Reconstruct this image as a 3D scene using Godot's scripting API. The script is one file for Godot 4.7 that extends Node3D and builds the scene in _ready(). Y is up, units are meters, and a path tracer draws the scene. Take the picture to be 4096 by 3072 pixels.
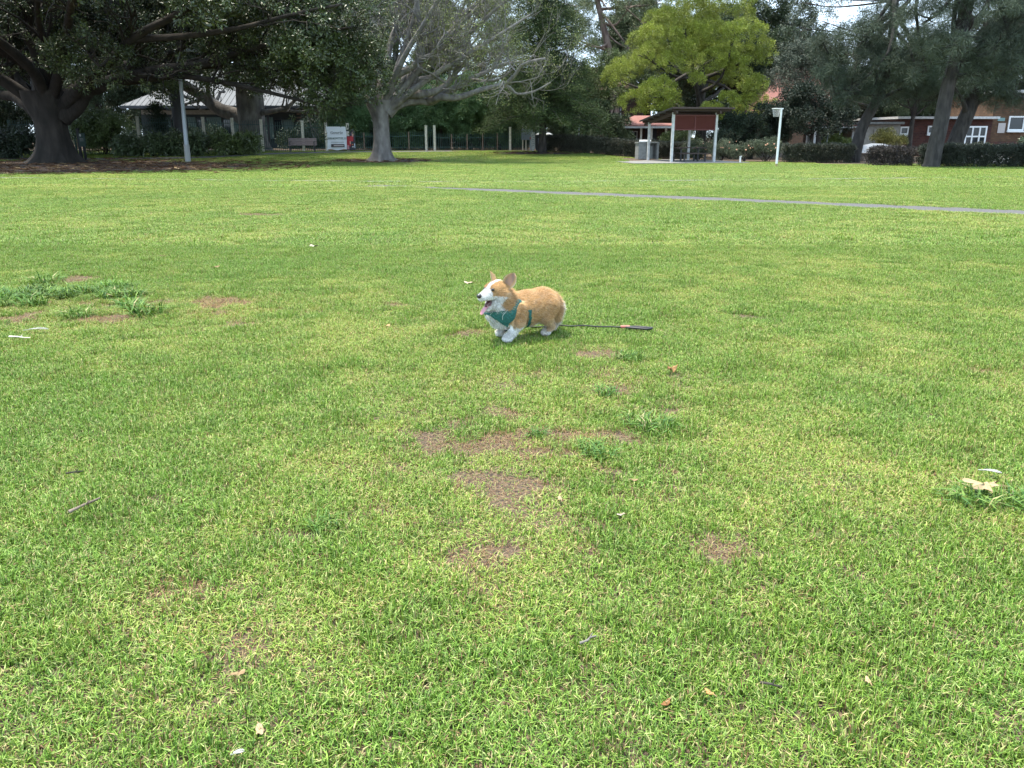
extends Node3D

# ------------------------------------------------------------------ mesh building
class MB:
	var v := PackedVector3Array()
	var n := PackedVector3Array()
	var c := PackedColorArray()
	var ix := PackedInt32Array()
	var flat := false
	var col := Color.WHITE
	func vert(p: Vector3, nn: Vector3, cc: Color) -> int:
		v.append(p); n.append(nn); c.append(cc)
		return v.size() - 1
	func tri(a: int, b: int, d: int) -> void:
		var g := (v[d] - v[a]).cross(v[b] - v[a])
		if g.dot(n[a] + n[b] + n[d]) < 0.0:
			ix.append_array(PackedInt32Array([a, d, b]))
		else:
			ix.append_array(PackedInt32Array([a, b, d]))
	func face(ps: Array, nn: Vector3) -> void:
		var f := v.size()
		for p in ps:
			vert(p, nn, col)
		for k in range(1, ps.size() - 1):
			tri(f, f + k, f + k + 1)
	func box(at: Vector3, s: Vector3, b := Basis.IDENTITY) -> void:
		for ax in 3:
			for sg in [-1.0, 1.0]:
				var d := Vector3.ZERO; d[ax] = sg
				var e := Vector3.ZERO; e[(ax + 1) % 3] = 1.0
				var g := Vector3.ZERO; g[(ax + 2) % 3] = 1.0
				var h := s * 0.5
				var ps := []
				for q in [[-1, -1], [1, -1], [1, 1], [-1, 1]]:
					ps.append(at + b * ((d + e * q[0] + g * q[1]) * h))
				face(ps, (b * d).normalized())
	func bar(a: Vector3, e: Vector3, w: float, t: float) -> void:
		var d := e - a
		var z := d.normalized()
		var x := (Vector3.UP if absf(z.y) < 0.9 else Vector3.RIGHT).cross(z).normalized()
		var y := z.cross(x)
		box((a + e) * 0.5, Vector3(w, t, d.length()), Basis(x, y, z))
	func tube(pts: Array, rad: Array, sides := 8, cap := true, wob := 0.0, sd := 0.0) -> void:
		var m := pts.size()
		var prev := Vector3.ZERO
		var start := v.size()
		for i in m:
			var p: Vector3 = pts[i]
			var t: Vector3 = (pts[mini(i + 1, m - 1)] - pts[maxi(i - 1, 0)]).normalized()
			var x := prev
			if i == 0:
				x = t.cross(Vector3(0.31, 0.17, 0.93)).normalized()
			x = (x - t * x.dot(t)).normalized()
			prev = x
			var y := t.cross(x)
			for k in sides:
				var a := TAU * k / sides
				var d := x * cos(a) + y * sin(a)
				var r: float = rad[i]
				if wob > 0.0:
					r *= 1.0 + wob * sin(a * 3.0 + sd + i * 0.7) * sin(a * 2.0 - sd * 1.7 + i * 0.43)
				vert(p + d * r, d, col)
		for i in m - 1:
			for k in sides:
				var k2 := (k + 1) % sides
				var a := start + i * sides + k
				var b := start + i * sides + k2
				tri(a, b, a + sides)
				tri(b, b + sides, a + sides)
		if cap:
			for e in [0, m - 1]:
				var o: int = start + e * sides
				var nn: Vector3 = (pts[e] - pts[1 if e == 0 else m - 2]).normalized()
				var ps := []
				for k in sides:
					ps.append(v[o + k])
				face(ps, nn)
	func lathe(at: Vector3, prof: Array, sides := 16) -> void:
		var start := v.size()
		for i in prof.size():
			var p: Vector2 = prof[i]
			var a: Vector2 = prof[maxi(i - 1, 0)]
			var b: Vector2 = prof[mini(i + 1, prof.size() - 1)]
			var t := (b - a).normalized()
			for k in sides:
				var w := TAU * k / sides
				var d := Vector3(cos(w), 0, sin(w))
				vert(at + d * p.x + Vector3.UP * p.y, (d * t.y - Vector3.UP * t.x).normalized(), col)
		for i in prof.size() - 1:
			for k in sides:
				var a := start + i * sides + k
				var b := start + i * sides + (k + 1) % sides
				tri(a, b, a + sides)
				tri(b, b + sides, a + sides)
	func ball(at: Vector3, r: Vector3, b := Basis.IDENTITY, rows := 8, cols := 12) -> void:
		var start := v.size()
		for i in rows + 1:
			var u := PI * i / rows
			for k in cols:
				var w := TAU * k / cols
				var d := Vector3(sin(u) * cos(w), cos(u), sin(u) * sin(w))
				vert(at + b * (d * r), (b * (d / r)).normalized(), col)
		for i in rows:
			for k in cols:
				var a := start + i * cols + k
				var e := start + i * cols + (k + 1) % cols
				tri(a, e, a + cols)
				tri(e, e + cols, a + cols)
	func arrays() -> Array:
		var a := []
		a.resize(Mesh.ARRAY_MAX)
		a[Mesh.ARRAY_VERTEX] = v
		if not flat:
			a[Mesh.ARRAY_NORMAL] = n
		a[Mesh.ARRAY_COLOR] = c
		a[Mesh.ARRAY_INDEX] = ix
		return a
	func mesh(m: Material) -> ArrayMesh:
		var am := ArrayMesh.new()
		am.add_surface_from_arrays(Mesh.PRIMITIVE_TRIANGLES, arrays())
		am.surface_set_material(0, m)
		return am
	func leaf(p: Vector3, d: Vector3, side: Vector3, l: float, w: float, cc: Color, fold := 0.15) -> void:
		var f := v.size()
		var up := side.cross(d).normalized()
		v.append(p); v.append(p + d * l * 0.45 + side * w * 0.5 + up * w * fold); v.append(p + d * l); v.append(p + d * l * 0.45 - side * w * 0.5 + up * w * fold)
		for k in 4:
			c.append(cc); n.append(up)
		ix.append_array(PackedInt32Array([f, f + 1, f + 2, f, f + 2, f + 3]))
	func blade(p: Vector3, d: Vector3, h: float, w: float, lean: float, cc: Color) -> void:
		var f := v.size()
		var s := Vector3(-d.z, 0, d.x) * w * 0.5
		var m := p + Vector3.UP * h * (0.6 - 0.12 * lean) + d * h * lean * 0.3
		var t := p + Vector3.UP * h * (1.0 - 0.5 * lean) + d * h * lean * 0.95
		v.append(p - s); v.append(p + s); v.append(m - s * 0.85); v.append(m + s * 0.85); v.append(t)
		for k in 5:
			c.append(cc); n.append(d)
		ix.append_array(PackedInt32Array([f, f + 1, f + 3, f, f + 3, f + 2, f + 2, f + 3, f + 4]))

# ------------------------------------------------------------------ helpers
var used := {}
var M := {}
var sprig := {}
var field := FastNoiseLite.new()
var field2 := FastNoiseLite.new()

func numbered(s: String) -> String:
	var k: int = used.get(s, 0)
	used[s] = k + 1
	return s if k == 0 else "%s_%03d" % [s, k]

func tag(o: Node, label: String, category: String, group := "", kind := "") -> Node:
	if label: o.set_meta("label", label)
	if category: o.set_meta("category", category)
	if group: o.set_meta("group", group)
	if kind: o.set_meta("kind", kind)
	return o

func thing(called: String, label: String, category: String, at := Vector3.ZERO, turn := 0.0, group := "") -> Node3D:
	var o := Node3D.new()
	o.name = numbered(called)
	add_child(o)
	o.position = at
	o.rotation.y = turn
	tag(o, label, category, group)
	return o

func part(called: String, mb: MB, m: Material, parent: Node = null) -> MeshInstance3D:
	var o := MeshInstance3D.new()
	o.mesh = mb.mesh(m)
	if parent == null:
		o.name = numbered(called)
		add_child(o)
	else:
		o.name = called
		parent.add_child(o, true)
	return o

func struct(called: String, mb: MB, m: Material) -> MeshInstance3D:
	var o := part(called, mb, m)
	o.set_meta("kind", "structure")
	return o

func box_part(called: String, at: Vector3, s: Vector3, m: Material, parent: Node, b := Basis.IDENTITY) -> MeshInstance3D:
	var mb := MB.new()
	mb.box(at, s, b)
	return part(called, mb, m, parent)

func lin(r: float, g: float, b: float) -> Color:
	return Color(r, g, b).linear_to_srgb()

func mat(r: float, g: float, b: float, rough := 0.8, metal := 0.0) -> StandardMaterial3D:
	var m := StandardMaterial3D.new()
	m.albedo_color = lin(r, g, b)
	m.roughness = rough
	m.metallic = metal
	return m

func leaf_mat(rough: float, through: float, spec := 0.4) -> StandardMaterial3D:
	var m := StandardMaterial3D.new()
	m.vertex_color_use_as_albedo = true
	m.roughness = rough
	m.metallic_specular = spec
	m.cull_mode = BaseMaterial3D.CULL_DISABLED
	m.backlight_enabled = true
	m.backlight = Color(through, through, through * 0.5)
	return m

func noise_img(sd: int, freq: float, ramp: Array, size := 256, octaves := 4, stretch := 1.0) -> ImageTexture:
	var f := FastNoiseLite.new()
	f.seed = sd
	f.frequency = freq
	f.fractal_octaves = octaves
	var src := f.get_seamless_image(size, int(size * stretch) if stretch >= 1.0 else size)
	if stretch > 1.0:
		src.resize(size, size, Image.INTERPOLATE_CUBIC)
	var im := Image.create(size, size, false, Image.FORMAT_RGB8)
	var k := ramp.size() - 1
	for y in size:
		for x in size:
			var t := clampf((src.get_pixel(x, y).r - 0.15) / 0.7, 0.0, 0.9999) * k
			var a: Color = ramp[int(t)]
			var b: Color = ramp[int(t) + 1]
			im.set_pixel(x, y, a.lerp(b, t - int(t)))
	return ImageTexture.create_from_image(im)

func textured(sd: int, freq: float, ramp: Array, scale: float, rough := 0.9, bump := 0.0, stretch := 1.0, squeeze := Vector3.ONE) -> StandardMaterial3D:
	var m := StandardMaterial3D.new()
	var cols := []
	for q in ramp:
		cols.append(lin(q[0], q[1], q[2]))
	m.albedo_texture = noise_img(sd, freq, cols, 256, 5, stretch)
	m.roughness = rough
	m.uv1_triplanar = true
	m.uv1_world_triplanar = true
	m.uv1_scale = Vector3.ONE * scale * squeeze
	if bump > 0.0:
		m.heightmap_enabled = true
		m.heightmap_texture = noise_img(sd + 7, freq * 1.3, [Color.BLACK, Color.WHITE], 256, 5, stretch)
		m.heightmap_scale = bump
	return m

func brick_mat(sd: int, a: Array, b: Array, mortar: Array) -> StandardMaterial3D:
	var r := RandomNumberGenerator.new()
	r.seed = sd
	var im := Image.create(256, 256, false, Image.FORMAT_RGB8)
	im.fill(lin(mortar[0], mortar[1], mortar[2]))
	for row in 16:
		for k in 8:
			var t := r.randf()
			var j := r.randf_range(0.75, 1.2)
			var cc := lin(lerpf(a[0], b[0], t) * j, lerpf(a[1], b[1], t) * j, lerpf(a[2], b[2], t) * j)
			var x0 := k * 32 + (16 if row % 2 else 0)
			for part_x in [x0, x0 - 256]:
				im.fill_rect(Rect2i(part_x + 1, row * 16 + 1, 30, 13), cc)
	var m := StandardMaterial3D.new()
	m.albedo_texture = ImageTexture.create_from_image(im)
	m.roughness = 0.9
	m.uv1_triplanar = true
	m.uv1_world_triplanar = true
	m.uv1_scale = Vector3.ONE * 0.54
	return m

func terrain(x: float, z: float) -> float:
	var d := -z
	return 0.45 * smoothstep(44.0, 60.0, d) * (1.0 - smoothstep(3.0, 11.0, x)) + 0.012 * field2.get_noise_2d(x * 14.0, z * 14.0) * (1.0 if d < 30.0 else 0.0) - 0.45 * smoothstep(46.6, 48.0, d) * (1.0 - smoothstep(55.5, 57.0, d)) * smoothstep(20.6, 22.0, x)

func on(x: float, z: float, up := 0.0) -> Vector3:
	return Vector3(x, terrain(x, z) + up, z)

# ------------------------------------------------------------------ camera, sky, sun
func sky_and_camera() -> void:
	var cam := Camera3D.new()
	cam.name = "camera"
	add_child(cam)
	cam.position = Vector3(0, 1.4, 0)
	cam.rotation_degrees.x = -16.68
	cam.fov = 49.73
	cam.near = 0.05
	cam.far = 2000.0
	cam.current = true
	var sm := ProceduralSkyMaterial.new()
	sm.sky_top_color = Color(0.72, 0.82, 0.92)
	sm.sky_horizon_color = Color(0.80, 0.87, 0.93)
	sm.sky_curve = 0.12
	sm.ground_bottom_color = Color(0.25, 0.27, 0.2)
	sm.ground_horizon_color = Color(0.6, 0.63, 0.6)
	sm.sun_angle_max = 1.0
	var sk := Sky.new()
	sk.sky_material = sm
	var env := Environment.new()
	env.background_mode = Environment.BG_SKY
	env.sky = sk
	env.ambient_light_source = Environment.AMBIENT_SOURCE_SKY
	env.tonemap_mode = Environment.TONE_MAPPER_LINEAR
	env.background_energy_multiplier = 0.52
	env.tonemap_exposure = 5.9
	env.sdfgi_enabled = true
	env.ssao_enabled = true
	env.ssil_enabled = true
	var we := WorldEnvironment.new()
	we.name = "world_environment"
	we.environment = env
	add_child(we)
	var sun := DirectionalLight3D.new()
	sun.name = "sun"
	sun.light_energy = 0.5
	sun.light_angular_distance = 10.0
	sun.light_color = Color(1.0, 0.965, 0.9)
	sun.shadow_enabled = true
	sun.look_at_from_position(Vector3(-4, 16, -1.5), Vector3.ZERO, Vector3.UP)
	add_child(sun)

# ------------------------------------------------------------------ materials and leaf sprays
func make_materials() -> void:
	M.soil = textured(3, 0.085, [[0.03, 0.021, 0.015], [0.07, 0.048, 0.031], [0.135, 0.09, 0.055], [0.20, 0.14, 0.085]], 1.9, 1.0, 1.2)
	M.asphalt = textured(11, 0.05, [[0.052, 0.050, 0.047], [0.085, 0.081, 0.076], [0.118, 0.112, 0.104]], 1.5, 0.95, 0.3)
	M.concrete = textured(12, 0.02, [[0.140, 0.136, 0.127], [0.187, 0.180, 0.168], [0.220, 0.212, 0.201]], 0.9, 0.95, 0.3)
	M.pale_concrete = textured(13, 0.02, [[0.187, 0.192, 0.187], [0.234, 0.239, 0.234], [0.262, 0.267, 0.258]], 0.9, 0.9)
	M.mulch = textured(14, 0.06, [[0.024, 0.015, 0.011], [0.051, 0.031, 0.020], [0.102, 0.061, 0.037]], 1.2, 1.0, 2.0)
	M.fig_bark = textured(15, 0.02, [[0.014, 0.012, 0.009], [0.028, 0.023, 0.019], [0.048, 0.039, 0.032]], 0.35, 0.95, 4.0, 1.0, Vector3(1, 0.35, 1))
	M.grey_bark = textured(16, 0.022, [[0.098, 0.090, 0.082], [0.163, 0.149, 0.139], [0.236, 0.224, 0.208]], 0.5, 0.95, 3.0, 1.0, Vector3(1, 0.4, 1))
	M.dark_bark = textured(17, 0.03, [[0.017, 0.014, 0.013], [0.042, 0.035, 0.029], [0.070, 0.059, 0.049]], 0.6, 1.0, 3.0, 1.0, Vector3(1, 0.3, 1))
	M.she_bark = textured(18, 0.03, [[0.022, 0.020, 0.019], [0.042, 0.037, 0.034], [0.067, 0.060, 0.055]], 0.6, 1.0, 5.0, 1.0, Vector3(1, 0.25, 1))
	M.red_bark = textured(19, 0.02, [[0.077, 0.052, 0.042], [0.154, 0.105, 0.081], [0.210, 0.168, 0.140]], 0.4, 0.9, 1.0, 1.0, Vector3(1, 0.3, 1))
	M.twig = mat(0.17, 0.155, 0.135, 0.95)
	M.red_brick = brick_mat(21, [0.083, 0.026, 0.018], [0.050, 0.018, 0.016], [0.071, 0.046, 0.037])
	M.brown_brick = brick_mat(22, [0.077, 0.041, 0.026], [0.048, 0.029, 0.022], [0.077, 0.058, 0.048])
	M.orange_brick = brick_mat(23, [0.111, 0.059, 0.030], [0.082, 0.041, 0.021], [0.077, 0.055, 0.039])
	M.metal_roof = textured(24, 0.015, [[0.051, 0.054, 0.058], [0.063, 0.066, 0.071], [0.073, 0.075, 0.079]], 0.3, 0.5)
	M.tile_roof = textured(25, 0.05, [[0.085, 0.049, 0.036], [0.130, 0.078, 0.058], [0.169, 0.111, 0.085]], 0.6, 0.95)
	M.pink_roof = textured(26, 0.03, [[0.187, 0.076, 0.062], [0.232, 0.098, 0.081], [0.259, 0.116, 0.094]], 0.5, 0.85)
	M.cream = textured(27, 0.03, [[0.469, 0.431, 0.346], [0.581, 0.544, 0.450], [0.637, 0.600, 0.516]], 0.8, 0.7)
	M.white = mat(0.72, 0.73, 0.73, 0.45)
	M.off_white = textured(28, 0.02, [[0.400, 0.400, 0.392], [0.496, 0.496, 0.488], [0.560, 0.560, 0.552]], 0.8, 0.7)
	M.fence_green = mat(0.022, 0.06, 0.052, 0.5)
	M.dark_wall = mat(0.035, 0.045, 0.048, 0.8)
	M.green_wall = mat(0.10, 0.15, 0.14, 0.7)
	M.black = mat(0.012, 0.012, 0.014, 0.5)
	M.dark_metal = mat(0.03, 0.03, 0.032, 0.45)
	M.dark_brown = textured(29, 0.04, [[0.035, 0.022, 0.018], [0.06, 0.038, 0.032], [0.08, 0.052, 0.042]], 1.5, 0.7, 0.0)
	M.slat_red = mat(0.105, 0.026, 0.024, 0.65)
	M.timber = textured(30, 0.03, [[0.112, 0.080, 0.060], [0.160, 0.120, 0.092], [0.208, 0.160, 0.128]], 1.2, 0.8, 0.0)
	M.bench_wood = textured(31, 0.04, [[0.140, 0.105, 0.098], [0.210, 0.161, 0.154], [0.280, 0.224, 0.210]], 2.0, 0.7, 0.0)
	M.galv = mat(0.36, 0.40, 0.43, 0.5, 0.4)
	M.steel_base = mat(0.30, 0.31, 0.30, 0.7)
	M.glass = mat(0.02, 0.025, 0.03, 0.08)
	M.beige = textured(32, 0.02, [[0.234, 0.218, 0.189], [0.286, 0.267, 0.234], [0.325, 0.305, 0.273]], 0.5, 0.8)
	M.sandstone = textured(33, 0.03, [[0.085, 0.068, 0.055], [0.130, 0.107, 0.088], [0.176, 0.146, 0.120]], 1.0, 0.95, 2.0)
	M.silver = textured(34, 0.02, [[0.160, 0.172, 0.192], [0.208, 0.220, 0.240], [0.256, 0.268, 0.288]], 1.2, 0.45)
	M.blade = leaf_mat(0.55, 0.55, 0.35)
	M.leaf = leaf_mat(0.5, 0.18, 0.4)
	M.gloss_leaf = leaf_mat(0.35, 0.25, 0.5)
	M.needle = leaf_mat(0.7, 0.3, 0.25)
	M.litter = leaf_mat(0.85, 0.2, 0.2)

func sprig_mesh(sd: int, count: int, size: float, ll: float, lw: float, droop: float, a: Color, b: Color, m: Material, up := 0.4, flatten := 1.0) -> ArrayMesh:
	var r := RandomNumberGenerator.new()
	r.seed = sd
	var mb := MB.new()
	mb.flat = true
	for k in count:
		var d := Vector3(r.randfn(), r.randfn() * flatten, r.randfn()).normalized()
		var p := d * size * pow(r.randf(), 0.5)
		d = (d + Vector3(0, up, 0) + Vector3(r.randfn(), r.randfn(), r.randfn()) * 0.4 - Vector3(0, droop, 0)).normalized()
		var s := d.cross(Vector3(r.randfn(), r.randfn() + 0.6, r.randfn())).normalized()
		mb.leaf(p, d, s, ll * r.randf_range(0.7, 1.25), lw * r.randf_range(0.8, 1.2), a.lerp(b, r.randf()))
	return mb.mesh(m)

func make_sprigs() -> void:
	sprig.fig = sprig_mesh(1, 40, 0.27, 0.17, 0.075, 0.0, Color(0.022, 0.035, 0.015), Color(0.075, 0.10, 0.036), M.gloss_leaf)
	sprig.small = sprig_mesh(2, 60, 0.25, 0.10, 0.055, 0.0, Color(0.7, 0.7, 0.7), Color(1.15, 1.15, 1.15), M.leaf, 0.7)
	sprig.gum = sprig_mesh(3, 40, 0.36, 0.2, 0.042, 0.9, Color(0.7, 0.7, 0.7), Color(1.2, 1.2, 1.2), M.leaf, 0.0)
	sprig.needle = sprig_mesh(4, 80, 0.24, 0.30, 0.02, 0.5, Color(0.7, 0.7, 0.7), Color(1.25, 1.25, 1.25), M.needle, 0.2)
	sprig.fir = sprig_mesh(5, 60, 0.42, 0.16, 0.03, 0.0, Color(0.7, 0.7, 0.7), Color(1.2, 1.2, 1.2), M.needle, 0.1, 0.3)
	sprig.hedge = sprig_mesh(6, 46, 0.14, 0.06, 0.035, 0.0, Color(0.6, 0.6, 0.6), Color(1.3, 1.3, 1.3), M.leaf, 0.4)
	sprig.broad = sprig_mesh(7, 30, 0.34, 0.24, 0.075, 0.7, Color(0.7, 0.7, 0.7), Color(1.3, 1.3, 1.3), M.gloss_leaf, 0.2)
	sprig.sparse = sprig_mesh(8, 13, 0.30, 0.085, 0.05, 0.0, Color(0.7, 0.7, 0.7), Color(1.2, 1.2, 1.2), M.leaf, 0.3)

func copies_node(called: String, mesh: Mesh, xf: Array, cols: Array, parent: Node, kind := "stuff") -> MultiMeshInstance3D:
	var mm := MultiMesh.new()
	mm.transform_format = MultiMesh.TRANSFORM_3D
	mm.use_colors = true
	mm.mesh = mesh
	mm.instance_count = xf.size()
	for k in xf.size():
		mm.set_instance_transform(k, xf[k])
		mm.set_instance_color(k, cols[k])
	var o := MultiMeshInstance3D.new()
	o.multimesh = mm
	o.name = called
	parent.add_child(o, true)
	if kind: o.set_meta("kind", kind)
	return o

func tint(r: RandomNumberGenerator, a: Color, b: Color) -> Color:
	var j := r.randf_range(0.55, 1.4)
	var q := a.lerp(b, r.randf())
	return Color(q.r * j, q.g * j, q.b * j)

func turned(r: RandomNumberGenerator, out: Vector3, wild: float, s: float) -> Basis:
	var y := (out + Vector3(r.randfn(), r.randfn(), r.randfn()) * wild).normalized()
	var x := y.cross(Vector3(r.randfn(), r.randfn(), r.randfn())).normalized()
	return Basis(x, y, x.cross(y)).scaled(Vector3.ONE * s)

# leaf sprays over a list of rounded clumps [centre, radii]
func crown(parent: Node, mesh: Mesh, lobes: Array, per_m2: float, sz: Vector2, a: Color, b: Color, sd: int, gap := -0.25, called := "crown") -> void:
	var r := RandomNumberGenerator.new()
	r.seed = sd
	var xf := []
	var cols := []
	for lb in lobes:
		var c: Vector3 = lb[0]
		var q: Vector3 = lb[1]
		var area := 4.0 * PI * pow((pow(q.x * q.y, 1.6) + pow(q.x * q.z, 1.6) + pow(q.y * q.z, 1.6)) / 3.0, 1.0 / 1.6)
		var ltint := tint(r, a, b)
		for k in int(area * per_m2):
			var d := Vector3(r.randfn(), r.randfn(), r.randfn()).normalized()
			if d.y < -0.2 and r.randf() < 0.7:
				continue
			var p := c + d * q * (1.0 - 0.45 * r.randf() * r.randf())
			if field.get_noise_3dv((p + parent.position) * 16.0) + 0.6 * field2.get_noise_3dv(p * 44.0) < gap:
				continue
			xf.append(Transform3D(turned(r, d + Vector3(0, 0.3, 0), 0.45, r.randf_range(sz.x, sz.y)), p))
			cols.append(ltint.lerp(tint(r, a, b), 0.6))
	copies_node(called, mesh, xf, cols, parent)

func shell_lobes(sd: int, c: Vector3, q: Vector3, n: int, r0: float, r1: float, low := -0.35) -> Array:
	var r := RandomNumberGenerator.new()
	r.seed = sd
	var o := []
	while o.size() < n:
		var d := Vector3(r.randfn(), r.randfn(), r.randfn()).normalized()
		if d.y < low:
			continue
		var s := r.randf_range(r0, r1)
		o.append([c + d * q * r.randf_range(0.6, 1.0), Vector3(s, s * r.randf_range(0.6, 0.85), s)])
	return o

func smooth(pts: Array, rep := 3) -> Array:
	var c := Curve3D.new()
	for k in pts.size():
		var t: Vector3 = (pts[mini(k + 1, pts.size() - 1)] - pts[maxi(k - 1, 0)]) / 6.0
		c.add_point(pts[k], -t, t)
	var o := []
	for k in (pts.size() - 1) * rep + 1:
		var seg := mini(k / rep, pts.size() - 2)
		o.append(c.sample(seg, float(k - seg * rep) / rep))
	return o

func radii(n: int, a: float, b: float, pw := 0.8) -> Array:
	var o := []
	for k in n:
		o.append(lerpf(a, b, pow(float(k) / maxf(1.0, n - 1), pw)))
	return o

func ramify(mb: MB, tips: Array, p: Vector3, d: Vector3, l: float, rad: float, depth: int, r: RandomNumberGenerator, lift := 0.1, wander := 0.35) -> void:
	var pts := [p]
	var dir := d
	for k in 4:
		dir = (dir + Vector3(r.randfn(), r.randfn(), r.randfn()) * wander * 0.5 + Vector3.UP * lift * 0.5).normalized()
		pts.append(pts[k] + dir * l / 4.0)
	mb.tube(pts, radii(5, rad, rad * 0.5), 5 if rad > 0.03 else 3, false)
	if depth == 0:
		for k in range(1, 5):
			tips.append([pts[k], dir])
		return
	for k in 3 + (1 if r.randf() < 0.5 else 0):
		var at := 1 + r.randi() % 4
		var nd := (dir + Vector3(r.randfn(), r.randfn(), r.randfn()) * 0.55 + Vector3.UP * lift).normalized()
		ramify(mb, tips, pts[at], nd, l * r.randf_range(0.55, 0.8), rad * 0.55, depth - 1, r, lift, wander)

func v3(a: Array) -> Vector3:
	return Vector3(a[0], a[1], a[2])

# ------------------------------------------------------------------ ground and lawn
var bare_spots := []
var paths := []

func near_line(x: float, z: float, a: Vector2, b: Vector2) -> float:
	var q := Vector2(x, z)
	return q.distance_to(Geometry2D.get_closest_point_to_segment(q, a, b))

const PATH_A := Vector2(-4.2, -24.9)
const PATH_B := Vector2(5.12, -19.1)
const PATH_C := Vector2(14.0, -12.9)
const EDGE := [Vector2(-36, -31.5), Vector2(-17.8, -29.6), Vector2(-9, -27.8), Vector2(-2.75, -26.9), Vector2(4, -27.3), Vector2(13.4, -29.3), Vector2(26, -32)]
const BACK_PATH := [Vector2(-40, -50.0), Vector2(-24, -49.3), Vector2(-18.5, -50.6), Vector2(-15, -54.2), Vector2(-11.5, -56.0), Vector2(-4, -57.2)]

func mulch(x: float, z: float) -> float:
	var w := field.get_noise_2d(x * 30.0, z * 30.0) * 0.25
	var a := 1.0 - Vector2((x + 24.0) / 13.0, (z + 40.5) / 8.6).length() + w
	var b := 1.0 - Vector2((x + 7.1) / 2.7, (z + 47.7) / 1.9).length() + w
	var c := 1.0 - Vector2((x - 1.6) / 2.6, (z + 54.8) / 1.3).length() + w
	return maxf(a, maxf(b, c))

func hard(x: float, z: float) -> bool:
	if z < -11.0 and minf(near_line(x, z, PATH_A, PATH_B), near_line(x, z, PATH_B, PATH_C)) < 0.49 + 0.16 * field.get_noise_2d(x * 40.0, z * 40.0) - 0.5 * smoothstep(-0.8, -3.2, x):
		return true
	if z < -26.0 and z > -33.0:
		for k in EDGE.size() - 1:
			if near_line(x, z, EDGE[k], EDGE[k + 1]) < (0.03 if x > -3.0 else -0.04) + 0.35 * field.get_noise_2d(x * 9.0, 3.0):
				return true
	if z < -44.0 and x < 0.0:
		for k in BACK_PATH.size() - 1:
			if near_line(x, z, BACK_PATH[k], BACK_PATH[k + 1]) < 0.75:
				return true
	if mulch(x, z) > 0.12:
		return true
	if x > 6.4 and x < 12.2 and z < -45.4 and z > -52.0:
		return true
	return false

func bare(x: float, z: float) -> float:
	var m := 0.0
	if z > -16.0:
		var w := 0.85 * field.get_noise_2d(x * 110.0, z * 110.0) + 0.5 * field2.get_noise_2d(x * 50.0, z * 50.0)
		for q in [[0.05, -3.45, 0.75, 0.75], [-3.4, -7.0, 1.6, 0.8], [0.5, -4.6, 0.7, 0.4]]:
			var e := Vector2((x - q[0]) / q[2], (z - q[1]) / q[3]).length()
			if e < 1.2: m = maxf(m, 0.43 - 0.3 * e + w * 0.95)
		for s in bare_spots:
			var dx: float = (x - s[0]) / s[2]
			if absf(dx) > 2.0: continue
			var dz: float = (z - s[1]) / s[3]
			if absf(dz) > 2.0: continue
			m = maxf(m, 1.5 - sqrt(dx * dx + dz * dz) + w)
	return clampf(m, 0.0, 1.0)

func lawn_limit(x: float) -> float:
	return 58.0 if x < 3.0 else (lerpf(57.5, 52.0, (x - 3.0) / 6.0) if x < 9.0 else (47.5 if x < 16.0 else 44.0))

func make_ground() -> void:
	bare_spots = [[-2.57, -7.12, 0.25, 0.26], [-3.15, -6.46, 0.23, 0.22], [-4.43, -8.33, 0.20, 0.22], [-2.06, -6.26, 0.11, 0.11], [-7.27, -16.44, 0.72, 0.54], [-4.64, -15.46, 0.42, 0.38], [-0.40, -3.61, 0.16, 0.10], [-0.14, -3.64, 0.13, 0.14], [0.10, -3.81, 0.29, 0.07], [0.52, -3.75, 0.16, 0.10], [-0.09, -3.24, 0.18, 0.08], [0.05, -3.09, 0.11, 0.04], [-0.08, -2.94, 0.09, 0.04], [-0.19, -2.54, 0.10, 0.05], [-0.07, -2.63, 0.06, 0.04], [-0.31, -2.33, 0.05, 0.04], [-0.08, -2.34, 0.04, 0.06], [0.12, -2.39, 0.07, 0.04], [0.74, -2.64, 0.15, 0.09], [0.83, -4.14, 0.08, 0.08], [0.57, -5.31, 0.15, 0.13], [-1.04, -2.35, 0.10, 0.06], [-0.73, -2.04, 0.06, 0.04], [-0.85, -2.73, 0.18, 0.04], [1.19, -2.72, 0.07, 0.04], [2.92, -4.91, 0.16, 0.06], [1.89, -6.55, 0.13, 0.09], [-1.89, -2.82, 0.05, 0.04], [0.71, -1.65, 0.03, 0.04], [-1.47, -3.04, 0.03, 0.04], [-0.32, -5.90, 0.14, 0.13], [1.25, -6.57, 0.04, 0.09], [-0.72, -2.80, 0.05, 0.04], [1.10, -2.42, 0.05, 0.04], [1.52, -2.18, 0.03, 0.04], [-0.73, -1.91, 0.03, 0.04], [-0.08, -1.85, 0.03, 0.04], [-3.92, -6.46, 0.15, 0.13], [-1.02, -7.02, 0.16, 0.10]]
	var xs := [-500.0, -250.0, -120.0]
	var zs := [60.0, 20.0]
	for k in 81: xs.append(-80.0 + k * 2.0)
	xs.append_array([120.0, 250.0, 500.0])
	for k in 56: zs.append(10.0 - k * 2.0)
	zs.append_array([-130.0, -200.0, -350.0, -600.0])
	var g := MB.new()
	for z in zs:
		for x in xs:
			g.vert(Vector3(x, terrain(x, z), z), Vector3.UP, Color.WHITE)
	for j in zs.size() - 1:
		for i in xs.size() - 1:
			var a: int = j * xs.size() + i
			g.tri(a, a + 1, a + xs.size())
			g.tri(a + 1, a + xs.size() + 1, a + xs.size())
	struct("ground", g, M.soil)

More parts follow.
